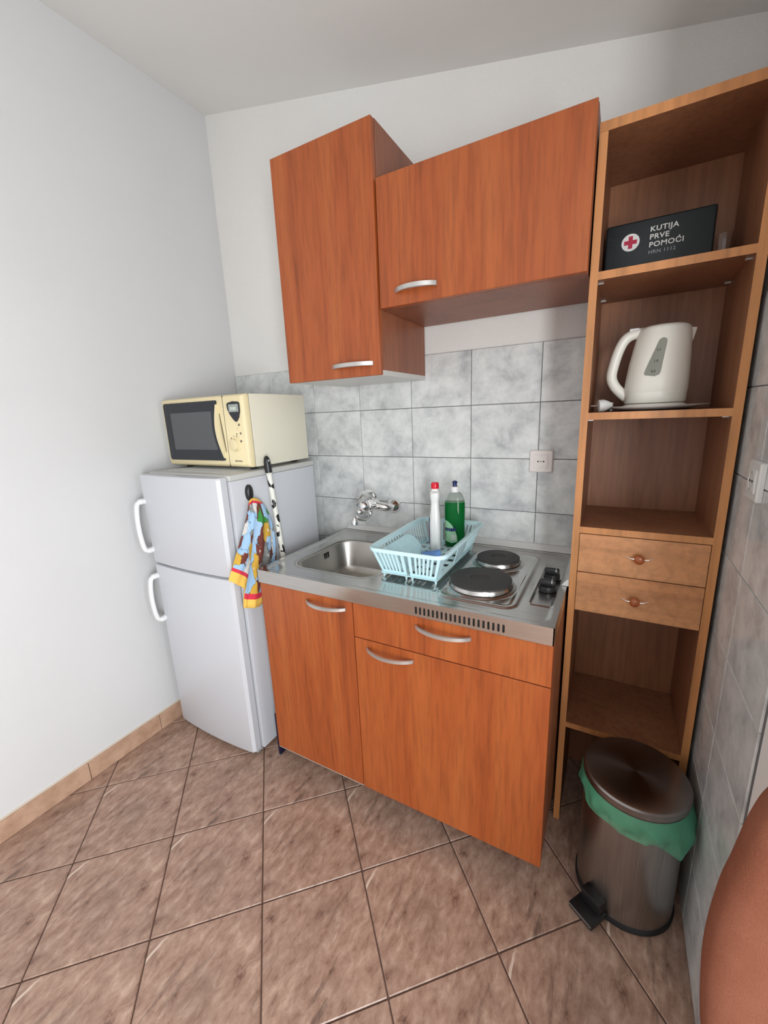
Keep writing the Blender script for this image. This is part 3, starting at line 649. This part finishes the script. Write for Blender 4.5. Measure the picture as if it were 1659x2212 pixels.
# ------------------------------------------------------------------ wall-mounted mixer tap
tp = thing('mixer_tap', (.834, 0, .985), 'chrome single lever mixer tap mounted on the tiled wall', 'tap')
for x in (.909, .759):
    bm = B(); lathe_ax(bm, (x, -.0045, .985), (0, -1, 0), [(.0365, 0), (.036, .008), (.031, .021), (.022, .031), (.018, .036)], 36); link('escutcheon', bm, 'chrome', tp, smooth=50)
bm = B(); tube(bm, spline([(.909, -.030, .985), (.907, -.052, .986), (.895, -.068, .990), (.862, -.074, .996), (.834, -.076, .998), (.806, -.074, .996), (.773, -.068, .990), (.761, -.052, .986), (.759, -.030, .985)], 6), [.0178]*49, 20); link('body_arms', bm, 'chrome', tp, smooth=60)
AX = (0, -1, .06)
bm = B(); lathe_ax(bm, (.834, -.052, 1.000), AX, [(.018, -.010), (.027, -.004), (.030, .010), (.030, .036), (.0275, .0385), (.0275, .042), (.031, .0445), (.031, .058), (.0285, .060), (.0285, .064), (.0315, .0665), (.0315, .076), (.029, .078)], 40); link('valve_body', bm, 'chrome', tp, smooth=35)
bm = B(); lathe_ax(bm, (.834, -.130, 1.005), AX, [(.027, -.002), (.0265, .012), (.022, .026), (.012, .034), (.003, .036)], 36); link('cartridge_dome', bm, 'chrome', tp, smooth=60)
bm = B(); pts = [(.834, -.118, .990), (.834, -.150, .9895), (.834, -.172, .989), (.834, -.184, .9885), (.834, -.189, .988)]; tube(bm, pts, [.0165, .0165, .016, .0125, .004], 20, ell=.85); lv = link('lever', bm, 'chrome', tp, smooth=60)
bm = B(); L = []
for y, z, wd, th, nv_ in [(-.176, 1.046, .008, .004, (-.35, 1)), (-.160, 1.055, .013, .005, (-.3, 1)), (-.130, 1.063, .017, .006, (-.1, 1)), (-.100, 1.063, .019, .007, (.15, 1)), (-.074, 1.054, .019, .0075, (.5, .9)), (-.055, 1.036, .017, .0075, (.85, .5)), (-.047, 1.012, .013, .007, (1, .1))]:
    nrm = Vector((0, nv_[0], nv_[1])).normalized(); L.append([Vector((.834, y, z)) + Vector((1, 0, 0))*wd*math.cos(2*PI*q/16) + nrm*th*math.sin(2*PI*q/16) for q in range(16)])
loft(bm, L); fixn(bm); link('lever_arch', bm, 'chrome', lv, smooth=60)
bm = B(); pts = spline([(.834, -.088, .980), (.834, -.088, .962), (.834, -.094, .952), (.834, -.108, .948), (.834, -.150, .951), (.834, -.186, .964), (.834, -.203, .970), (.834, -.213, .967), (.834, -.217, .957)], 6); tube(bm, pts, .0098, 16); sp = link('spout', bm, 'chrome', tp, smooth=60)
bm = B(); lathe(bm, .834, -.217, [(.0130, .964), (.0145, .960), (.0145, .944), (.0115, .942)], 24); link('aerator', bm, 'chrome', sp, smooth=40)

# ------------------------------------------------------------------ dish rack
rk = thing('dish_rack', (1.195, -.27, CT-.004), 'pale aqua plastic dish rack standing on the drainer', 'dish rack')
RT, RB = .9590, .8690
TOPR = (1.071, 1.321, -.487, -.064); BOT = (1.100, 1.293, -.462, -.092)
def rackpt(side, s, h):
    """point on a wall: side 0 front 1 right 2 back 3 left, s along 0..1, h 0 bottom..1 rim"""
    x0, x1, y0, y1 = [BOT[q]+(TOPR[q]-BOT[q])*h for q in range(4)]; z = RB+(RT-RB)*h
    return {0: Vector((x0+(x1-x0)*s, y0, z)), 1: Vector((x1, y0+(y1-y0)*s, z)), 2: Vector((x1+(x0-x1)*s, y1, z)), 3: Vector((x0, y1+(y0-y1)*s, z))}[side]
NORM = [Vector((0, -1, 0)), Vector((1, 0, 0)), Vector((0, 1, 0)), Vector((-1, 0, 0))]
def strut(bm, side, s0, s1, h0, h1, th=.0022):
    q = [rackpt(side, s0, h0), rackpt(side, s1, h0), rackpt(side, s1, h1), rackpt(side, s0, h1)]; nn = NORM[side]*th
    loft(bm, [[p-nn*0 for p in q], [p-nn for p in q]])
names_ = ['front_wall', 'right_wall', 'back_wall', 'left_wall']
for side in range(4):
    bm = B(); n_ = 11 if side in (0, 2) else 20; ln = .22 if side in (0, 2) else .40
    if side == 1: strut(bm, side, 0, .10, 0, .13); strut(bm, side, .42, 1, 0, .13)
    elif side == 0: strut(bm, side, 0, .47, 0, .13); strut(bm, side, .53, 1, 0, .13)
    else: strut(bm, side, 0, 1, 0, .13)
    strut(bm, side, 0, 1, .86, 1.0)
    if side in (0, 2):
        for (a0, a1) in ((.0, .47), (.53, 1.)):
            strut(bm, side, a0, a0+.05, .13, .86); strut(bm, side, a1-.05, a1, .13, .86)
            for k in range(1, 6):
                c_ = a0+.05+(a1-a0-.10)*k/6; strut(bm, side, c_-.0165, c_+.0165, .13, .86)
    else:
        if side == 1: strut(bm, side, .0, .10, .13, .86); strut(bm, side, .42, .64, .13, .86)
        for k in range(n_+1):
            c_ = k/n_
            if side == 1 and c_ < .66: continue
            strut(bm, side, max(0, c_-.0105), min(1, c_+.0105), .13, .86)
    link(names_[side], fixn(bm), 'rack', rk)
bm = B(); rl = []
for o_, z in ((.0, RT-.013), (.011, RT-.010), (.0125, RT-.003), (.009, RT+.0022), (.001, RT+.001), (-.0015, RT-.004)):
    rl.append([(x, y, z) for x, y in rrect((TOPR[0]+TOPR[1])/2, (TOPR[2]+TOPR[3])/2, TOPR[1]-TOPR[0]+2*o_, TOPR[3]-TOPR[2]+2*o_, .026+o_, 6)])
loft(bm, rl+[rl[0]], True, False, False); fixn(bm); link('rim', bm, 'rack', rk, smooth=60)
bm = B()   # floor grating
for k in range(8):
    y = BOT[2]+.003+(BOT[3]-BOT[2]-.006)*k/7; box(bm, BOT[0], BOT[1], y-.012, y+.012, RB, RB+.0025)
for k in range(6):
    x = BOT[0]+.003+(BOT[1]-BOT[0]-.006)*k/5; box(bm, x-.008, x+.008, BOT[2], BOT[3], RB+.0001, RB+.0024)
link('bottom_grating', bm, 'rack', rk)
for k in range(14):      # plate divider ribs along the left side
    y = -.435+.0135*k; bm = B(); P = [(1.092, RB+.002), (1.165, RB+.002), (1.160, RB+.020), (1.142, RB+.050), (1.118, RB+.070), (1.098, RB+.076), (1.083, RB+.070)]
    prism_xz(bm, P, y-.0022, y+.0022); link('plate_rib', bm, 'rack', rk)
for x, y in ((1.104, -.458), (1.186, -.458), (1.208, -.458), (1.289, -.458), (1.104, -.098), (1.289, -.098)):
    bm = B(); zf = height(x, y)+.0004 if sdrr(x, y, SX0, SX1, SY0, SY1, .075) > 0 else CT-.004
    lathe(bm, x, y, [(.003, zf), (.005, RB)], 10); link('foot', bm, 'rack', rk)
# blue scrubber lying in the rack
bm = B(); pts = spline([(1.175, -.300, RB+.018), (1.200, -.292, RB+.019), (1.222, -.284, RB+.021), (1.236, -.279, RB+.023)], 5)
tube(bm, pts, [.010+.006*(i/(len(pts)-1)) for i in range(len(pts))], 16); tag(link('blue_scoop', bm, 'bluep', loc=(1.205, -.29, RB+.003), smooth=60), 'small blue plastic scoop lying in the aqua dish rack', 'utensil')

# ------------------------------------------------------------------ bottles in the rack
bz = RB+.003
def oval(cx, cy, a, b_, z, ang, n=28): 
    c, s = math.cos(ang), math.sin(ang)
    return [(cx+c*a*math.cos(2*PI*k/n)-s*b_*math.sin(2*PI*k/n), cy+s*a*math.cos(2*PI*k/n)+c*b_*math.sin(2*PI*k/n), z) for k in range(n)]
wb = thing('cleaner_bottle', (1.177, -.184, bz), 'white cleaner bottle with red cap standing in dish rack', 'bottle', 'bottles in the dish rack')
wx, wy, wa = 1.178, -.184, math.radians(108)
def sup(cx, cy, a, b_, z, ang, n=32, e=.55):
    c, s = math.cos(ang), math.sin(ang); P = []
    for k in range(n):
        th = 2*PI*k/n; u = math.copysign(abs(math.cos(th))**e, math.cos(th))*a; v_ = math.copysign(abs(math.sin(th))**e, math.sin(th))*b_
        P.append((cx+c*u-s*v_, cy+s*u+c*v_, z))
    return P
def wl(k_): return [sup(wx, wy, a, b_, bz+z, wa) for a, b_, z in k_]
bm = B(); loft(bm, wl([(.038, .019, 0), (.041, .0215, .004), (.041, .0215, .110), (.038, .020, .135), (.030, .0165, .165), (.027, .0155, .180), (.027, .0155, .190), (.030, .0185, .205), (.028, .018, .222), (.016, .014, .229), (.015, .0135, .236)])); fixn(bm); link('body', bm, 'botwhite', wb, smooth=50)
bm = B(); lathe(bm, wx, wy, [(.0138, bz+.231), (.0148, bz+.233), (.0146, bz+.252), (.0120, bz+.258), (.004, bz+.259)], 24); link('cap', bm, 'capred', wb, smooth=40)
bm = B(); e1 = Vector((math.cos(wa), math.sin(wa), 0)); nv = Vector((-math.sin(wa), math.cos(wa), 0))
for mat_, z0, z1, a0, a1 in (('lblblue', .030, .160, -.030, .026), ('lblred', .095, .125, -.024, .018), ('lblred', .048, .062, -.020, .016)):
    bm = B(); q = [Vector((wx, wy, bz))+e1*a+nv*(.0216 if mat_ == 'lblblue' else .0221)*1.0+Vector((0, 0, z)) for a, z in ((a0, z0), (a1, z0), (a1, min(z1, .128)), (a0, min(z1, .128)))]
    loft(bm, [q, [p+nv*.0004 for p in q]]); fixn(bm); link('label_panel', bm, mat_, wb)
gb = thing('detergent_bottle', (1.232, -.120, bz), 'clear bottle of green washing-up liquid with white and navy cap', 'bottle', 'bottles in the dish rack')
bx_, by_ = 1.232, -.120; ba = math.radians(18)
prof = [(.034, .020, 0), (.038, .024, .005), (.039, .025, .050), (.037, .024, .085), (.0385, .0245, .125), (.0385, .0245, .170), (.035, .023, .190), (.026, .019, .207), (.014, .0135, .215), (.013, .0130, .222)]
bm = B(); loft(bm, [sup(bx_, by_, a, b_, bz+z, ba, 36, .75) for a, b_, z in prof]); fixn(bm); link('bottle_shell', bm, 'clear', gb, smooth=50)
bm = B(); loft(bm, [sup(bx_, by_, a-.0014, b_-.0014, bz+z, ba, 36, .75) for a, b_, z in [(.034, .020, .002), (.038, .024, .006), (.039, .025, .050), (.037, .024, .085), (.0385, .0245, .125), (.0385, .0245, .176)]]); fixn(bm); link('liquid', bm, 'green', gb, smooth=50)
bm = B(); lathe(bm, bx_, by_, [(.0155, bz+.214), (.0160, bz+.217), (.0155, bz+.233), (.013, bz+.235)], 24); link('cap', bm, 'capwhite', gb, smooth=40)
bm = B(); lathe(bm, bx_, by_, [(.0085, bz+.235), (.0075, bz+.246), (.0105, bz+.249), (.009, bz+.254), (.004, bz+.257)], 16); link('spout_tip', bm, 'capblue', gb, smooth=40)
e1 = Vector((math.cos(ba), math.sin(ba), 0)); nv = Vector((math.sin(ba), -math.cos(ba), 0))
def bpt(a, z, off): 
    b_ = .0252*math.sqrt(max(0, 1-(abs(a)/.0395)**2.6)) if abs(a) < .039 else 0
    return Vector((bx_, by_, bz+z))+e1*a+nv*(b_+off)
def span(outline, z):
    xs = []
    for (a0, z0), (a1, z1) in zip(outline, outline[1:]+outline[:1]):
        if (z0 <= z) != (z1 <= z): xs.append(a0+(a1-a0)*(z-z0)/(z1-z0))
    return (min(xs), max(xs)) if len(xs) > 1 else None
def curved_patch(outline, fn, nz=16, na=12):
    bm = B(); zs = [z for _, z in outline]; z0, z1 = min(zs)+1e-5, max(zs)-1e-5; rows = []
    for k in range(nz+1):
        z = z0+(z1-z0)*k/nz; sp = span(outline, z)
        if sp: rows.append([bm.verts.new(fn(sp[0]+(sp[1]-sp[0])*q/na, z)) for q in range(na+1)])
    for r0, r1 in zip(rows, rows[1:]):
        for q in range(na): bm.faces.new((r0[q], r0[q+1], r1[q+1], r1[q]))
    return fixn(bm)
def label_patch(mat_, outline, off):
    return link('label_panel', curved_patch(outline, lambda a, z: bpt(a, z, off+.0004)), mat_, gb, smooth=60)
lab = [(-.036, .020), (-.012, .018), (.010, .022), (.009, .045), (.001, .070), (-.012, .092), (-.026, .104), (-.036, .108), (-.0375, .060)]
label_patch('lblgreen', lab, .0008)
label_patch('lblgrey', [(-.014, .030), (.005, .031), (.004, .052), (-.013, .052)], .0016)
bm = text_bm('mek', .024, .0012)
for v in bm.verts:
    p = bpt(v.co.x-.036, v.co.y+.066, .0018); v.co = p+nv*v.co.z
link('lettering', bm, 'capblue', gb)

# ------------------------------------------------------------------ sockets
def socket(name, o, ex, label, mat):
    ex = Vector(ex); ez = Vector((0, 0, 1)); en = ex.cross(ez); o = Vector(o)
    r = thing(name, o, label, 'socket', 'wall sockets')
    def P(a, b, d): return o+ex*a+ez*b+en*d
    def pl(nm, w_, h_, r_, d0, d1, ins, mt, par):
        bm = B(); loft(bm, [[P(a, b, d) for a, b in rrect(0, 0, w_-2*i, h_-2*i, r_, 3)] for i, d in ((0, d0), (0, d1-ins), (ins, d1))]); fixn(bm); return link(nm, bm, mt, par, smooth=35)
    pl('frame', .080, .080, .004, 0, .010, .003, mat, r)
    ins_ = pl('insert', .048, .048, .003, .0095, .012, .001, mat, r)
    bm = B(); q = en.to_track_quat('Z', 'Y')
    loft(bm, [[P(rr*math.cos(2*PI*k/32), rr*math.sin(2*PI*k/32), d) for k in range(32)] for rr, d in ((.0215, .0118), (.0215, .0128), (.0195, .0128), (.0190, .0122))], True, False, True); fixn(bm); link('well', bm, mat, ins_, smooth=40)
    for a in (-.0095, .0095, 0):
        bm = B(); rr = .0028 if a else .002; loft(bm, [[P(a+rr*math.cos(2*PI*k/12), rr*math.sin(2*PI*k/12), d) for k in range(12)] for d in (.0118, .0127)]); fixn(bm); link('pin_hole', bm, 'void', ins_)
    for b_ in (-.0172, .0172):
        bm = B(); loft(bm, [[P(a, b, d) for a, b in rrect(0, b_, .006, .004, .001, 2)] for d in (.012, .0132)]); fixn(bm); link('earth_clip', bm, 'alu', ins_)
    return r
socket('wall_socket', (1.5195, -.0040, 1.1935), (1, 0, 0), 'white wall socket on grey tiles beside the tall shelf unit', 'outlet')
socket('wall_socket', (2.0105, -.492, 1.2195), (0, -1, 0), 'white wall socket on the right-hand tiled wall, seen edge-on', 'outletw')

# ------------------------------------------------------------------ things in the shelf unit
fa = thing('first_aid_box', (1.803, -.155, 1.7045), 'black first aid box with red cross and white lettering on top shelf', 'first aid box')
fy = -.200
bm = B(); box(bm, 1.685, 1.921, fy, -.105, 1.7050, 1.8415, .005, 3); body_ = link('case', bm, 'boxgreen', fa, smooth=40)
bm = B(); box(bm, 1.6855, 1.9205, -.1615, -.1600, 1.7055, 1.8418); link('lid_seam', bm, 'void', fa)
ccx, ccz = 1.743, 1.7935
bm = B(); lathe_ax(bm, (ccx, fy+.0004, ccz), (0, -1, 0), [(.0205, 0), (.0205, .0008)], 40); cd = link('emblem_disc', bm, 'white', fa)
a_, b_ = .0048, .0145; bm = B(); prism_xz(bm, [(ccx+u, ccz+v_) for u, v_ in ((-a_, -b_), (a_, -b_), (a_, -a_), (b_, -a_), (b_, a_), (a_, a_), (a_, b_), (-a_, b_), (-a_, a_), (-b_, a_), (-b_, -a_), (-a_, -a_))], fy-.0010, fy-.0003); link('emblem_cross', bm, 'red', cd)
for s_, zz, sz, mt_, bd in (('KUTIJA', 1.8095, .0165, 'white', .0003), ('PRVE', 1.7915, .0165, 'white', .0003), ('POMOĆI', 1.7735, .0165, 'white', .0003), ('HRN 1112', 1.7580, .0115, 'silver', .0001)):
    bm = place(text_bm(s_, sz, bd, space=1.08), (1.785, fy-.0004, zz), (1.1, 0, 0), (0, 0, 1)); link('lettering', bm, mt_, fa)
bm = B(); lathe(bm, 1.944, -.175, [(.019, 1.7052), (.0205, 1.709), (.024, 1.775), (.0228, 1.775), (.0192, 1.710), (.004, 1.7095)], 28); tag(link('drinking_glass', bm, 'glass', loc=(1.944, -.175, 1.7048), smooth=50), 'small clear drinking glass beside the first aid box', 'glass')
# plate
SZ = 1.3635
bm = B(); lathe(bm, 1.836, -.188, [(.060, SZ+.0005), (.075, SZ+.001), (.122, SZ+.0095), (.1245, SZ+.0125), (.121, SZ+.0132), (.078, SZ+.0042), (.062, SZ+.0036), (.004, SZ+.0036)], 56); tag(link('plate', bm, 'porcelain', loc=(1.836, -.188, SZ), smooth=50), 'flat white plate under the kettle on the shelf', 'plate')
# kettle
KX, KY, KZ = 1.833, -.186, SZ+.0046
kt = thing('kettle', (KX, KY, KZ), 'ivory plastic electric kettle with grey sight window on the shelf', 'kettle')
bm = B(); lathe(bm, KX, KY, [(.070, KZ), (.074, KZ+.003), (.074, KZ+.010), (.068, KZ+.0135)], 48); link('power_base', bm, 'ivory', kt, smooth=40)
def kring(a, z, off=0., n=48): return [(KX+off+a*math.cos(2*PI*k/n), KY+a*.96*math.sin(2*PI*k/n), KZ+z) for k in range(n)]
bm = B(); loft(bm, [kring(.070, .0150), kring(.0725, .018), kring(.0735, .042), kring(.0735, .044), kring(.0745, .046), kring(.0738, .075, .001), kring(.0705, .120, .003), kring(.0655, .165, .006), kring(.0605, .196, .008), kring(.058, .203, .008)]); fixn(bm); kb = link('body', bm, 'ivory', kt, smooth=40)
bm = B(); loft(bm, [kring(.0585, .2025, .008), kring(.057, .207, .008), kring(.048, .212, .008), kring(.02, .2145, .008)]); fixn(bm); link('lid', bm, 'ivory', kt, smooth=50)
bm = B(); hp_ = spline([(KX-.020, KY, KZ+.200), (KX-.060, KY, KZ+.199), (KX-.082, KY, KZ+.187), (KX-.096, KY, KZ+.158), (KX-.106, KY, KZ+.115), (KX-.108, KY, KZ+.088), (KX-.099, KY, KZ+.066), (KX-.082, KY, KZ+.046), (KX-.066, KY, KZ+.032)], 6)
tube(bm, hp_, .0145, 18, ell=.95); link('handle', bm, 'ivory', kt, smooth=60)
bm = B(); box(bm, KX-.074, KX-.050, KY-.010, KY+.010, KZ+.204, KZ+.214, .003, 2); link('switch', bm, 'hwhite', kt, smooth=40)
bm = B(); loft(bm, [[(KX+.050, KY-.020, KZ+.202), (KX+.050, KY+.020, KZ+.202), (KX+.055, KY+.014, KZ+.150), (KX+.055, KY-.014, KZ+.150)], [(KX+.078, KY-.004, KZ+.200), (KX+.078, KY+.004, KZ+.200), (KX+.072, KY+.004, KZ+.168), (KX+.072, KY-.004, KZ+.168)]]); fixn(bm); link('spout', bm, 'ivory', kt)
KT = [(.046, .0745, 0.), (.075, .0738, .001), (.120, .0705, .003), (.165, .0655, .006), (.196, .0605, .008)]
def kpt(ang, z, off):
    for (z0, r0, o0), (z1, r1, o1) in zip(KT, KT[1:]):
        if z <= z1 or z1 == .196: f = (z-z0)/(z1-z0); r = r0+(r1-r0)*f+off; return Vector((KX+o0+(o1-o0)*f+r*math.cos(ang), KY+r*.96*math.sin(ang), KZ+z))
def kpatch(nm, pts, off, mat_, par):
    return link(nm, curved_patch(pts, lambda a, z: kpt(a, z, off), 24, 12), mat_, par, smooth=60)
A0 = math.radians(-100)
sw_ = kpatch('sight_window', [(A0+u, z) for u, z in ((-.30, .088), (-.20, .083), (.05, .082), (.18, .086), (.21, .094), (.265, .166), (.24, .174), (.12, .177), (.02, .174), (-.02, .168), (-.29, .096))], .0012, 'sight', kt)
for k, z in enumerate((.092, .118, .144)):
    bm = place(text_bm(('0.5', '1.0', '1.7')[k], .008, .0001), (0, 0, 0), (1, 0, 0), (0, 0, 1))
    for v in bm.verts: p = kpt(A0-.08+.025*k+v.co.x/.07, z+v.co.z, .0021); v.co = p
    link('level_mark', bm, 'print', sw_)
# plug and cord of the kettle
pg = thing('power_plug', (1.716, -.262, SZ), 'grey white power plug with coiled cord at left end of kettle shelf', 'plug')
bm = B(); lathe_ax(bm, (1.709, -.268, SZ+.017), (.9, .3, .05), [(.010, -.012), (.0165, -.010), (.0165, .004), (.011, .016), (.006, .024)], 20); pb = link('plug_body', bm, 'outletw', pg, smooth=45)
for s in (-1, 1):
    bm = B(); lathe_ax(bm, (1.709-.011+s*.003, -.268+s*.009, SZ+.017), (-.9, -.3, 0), [(.0022, -.001), (.0022, .014)], 8); link('pin', bm, 'chrome', pb)
bm = B(); pts = []
for k in range(70):
    a = k*.30; r = .020+.004*math.sin(a*.7); pts.append((1.716+r*.75*math.cos(a), -.215+r*1.35*math.sin(a), SZ+.004+.0040*(k/14)))
tube(bm, pts, .0032, 8); link('cord', bm, 'outletw', pg, smooth=60)

# ------------------------------------------------------------------ pedal bin
BX, BY, BR = 1.868, -.459, .122
pb_ = thing('pedal_bin', (BX, BY, 0), 'round stainless steel pedal bin with green liner beside the shelf unit', 'bin')
bm = B(); lathe(bm, BX, BY, [(BR+.001, 0), (BR+.004, .004), (BR+.004, .014), (BR, .020)], 56); link('base_ring', bm, 'rubber', pb_, smooth=40)
bm = B(); lathe(bm, BX, BY, [(BR, .016), (BR, .380)], 64); link('body', bm, 'binsteel', pb_, smooth=40)
bm = B(); zl = .384; lathe(bm, BX, BY, [(BR+.004, zl), (BR+.0055, zl+.002), (BR+.0055, zl+.018), (BR+.002, zl+.0225), (BR-.004, zl+.0236), (BR*.6, zl+.0240), (.004, zl+.0242)], 72)
t = NT('radial_brushed_lid'); tcn = t.n('ShaderNodeTexCoord'); sp_ = t.n('ShaderNodeSeparateXYZ'); t.l(tcn.outputs['Object'], sp_.inputs[0])
at = t.n('ShaderNodeMath', operation='ARCTAN2'); t.l(sp_.outputs['Y'], at.inputs[0]); t.l(sp_.outputs['X'], at.inputs[1])
t.set(Base_Color=(.30, .28, .27, 1), Metallic=1.0, Roughness=.30); t.b.inputs['Anisotropic'].default_value = .8
tg = t.n('ShaderNodeTangent'); tg.direction_type = 'RADIAL'; tg.axis = 'Z'; t.l(tg.outputs[0], t.b.inputs['Tangent']); m['lid'] = t.m
link('lid', bm, 'lid', pb_, smooth=35)
bm = B(); n = 96; rows = []     # bin liner folded over the rim, hanging lower on one side
for q in range(9):
    s = q/8; row = []
    for k in range(n):
        a = 2*PI*k/n; hang = .048+.010*math.sin(3*a+1)+.006*math.sin(7*a)+.072*max(0, math.cos(a+.55))**4+.012*max(0, math.cos(a-3.6))**2
        rip = (.005*math.sin(11*a+4*s)+.004*math.sin(17*a-s*5)+.003*math.sin(29*a+3*s))*min(1, s*3)
        bul = .010*math.sin(PI*min(1, s*1.05))+.016*max(0, math.cos(a+.62))**6*math.sin(PI*s*.9)
        r = BR+.0018+max(.0006*q, bul*.8+.0025+rip*s); x = BX+r*math.cos(a); x = min(x, 2.0085)
        row.append((x, BY+r*math.sin(a), .381-hang*s))
    rows.append(row)
loft(bm, rows, True, False, False); lo = link('bin_liner', bm, 'liner', pb_, smooth=60)
pa = math.radians(-124); px_, py_ = BX+math.cos(pa)*(BR+.030), BY+math.sin(pa)*(BR+.030)
bm = B(); box(bm, -.036, .036, -.034, .030, .010, .026, .003, 2); box(bm, -.030, .030, .006, .034, .016, .060, .004, 2)
bmesh.ops.rotate(bm, verts=bm.verts, cent=(0, 0, 0), matrix=Matrix.Rotation(pa+PI/2, 3, 'Z')); bmesh.ops.translate(bm, verts=bm.verts, vec=(px_, py_, 0)); pd = link('pedal', bm, 'black', pb_, smooth=40)
bm = B(); box(bm, -.034, .034, -.0352, -.0338, .021, .0235); bmesh.ops.rotate(bm, verts=bm.verts, cent=(0, 0, 0), matrix=Matrix.Rotation(pa+PI/2, 3, 'Z')); bmesh.ops.translate(bm, verts=bm.verts, vec=(px_, py_, 0)); link('pedal_edge', bm, 'alu', pd)

# ------------------------------------------------------------------ upholstered chair at the end of the right wall
ch = thing('upholstered_chair', (2.135, -1.19, 0), 'rust orange suede chair with rounded back at the end of right wall', 'chair')
cxx = 2.135
HALF = spline([(1.950, 0, .380), (1.938, 0, .430), (1.926, 0, .550), (1.924, 0, .630), (1.929, 0, .715), (1.936, 0, .765), (1.946, 0, .840), (1.958, 0, .884), (1.982, 0, .925), (2.030, 0, .955), (2.085, 0, .966), (cxx, 0, .969)], 4)
OUT = [(p.x, p.z) for p in HALF] + [(2*cxx-p.x, p.z) for p in HALF[-2::-1]]
def back_loop(y, g_):
    cz_ = .68; P = []
    for x, z in OUT: d_ = math.hypot(x-cxx, z-cz_); k_ = (d_-g_)/d_; P.append((cxx+(x-cxx)*k_, y, cz_+(z-cz_)*k_))
    return P
bm = B(); loft(bm, [back_loop(-.945, .022), back_loop(-.951, .008), back_loop(-.965, .0), back_loop(-.985, .0), back_loop(-1.000, .008), back_loop(-1.008, .024), back_loop(-1.011, .06)]); fixn(bm); bk = link('backrest', bm, 'rust', ch, smooth=60)
for x, z in ((1.978, .850), (2.135, .850), (2.292, .850)):
    bm = B(); lathe_ax(bm, (x, -1.009, z), (0, -1, 0), [(.013, -.002), (.012, .003), (.006, .006)], 16); link('tuft_button', bm, 'rust', bk, smooth=60)
bm = B(); box(bm, cxx-.180, cxx+.180, -1.40, -1.013, .370, .455, .03, 4); link('seat', bm, 'rust', ch, smooth=60)
for x, y in ((cxx-.145, -1.36), (cxx+.145, -1.36), (cxx-.145, -.99), (cxx+.145, -.99)):
    bm = B(); lathe(bm, x, y, [(.014, 0), (.022, .395)], 14); link('leg', bm, 'chairleg', ch, smooth=50)
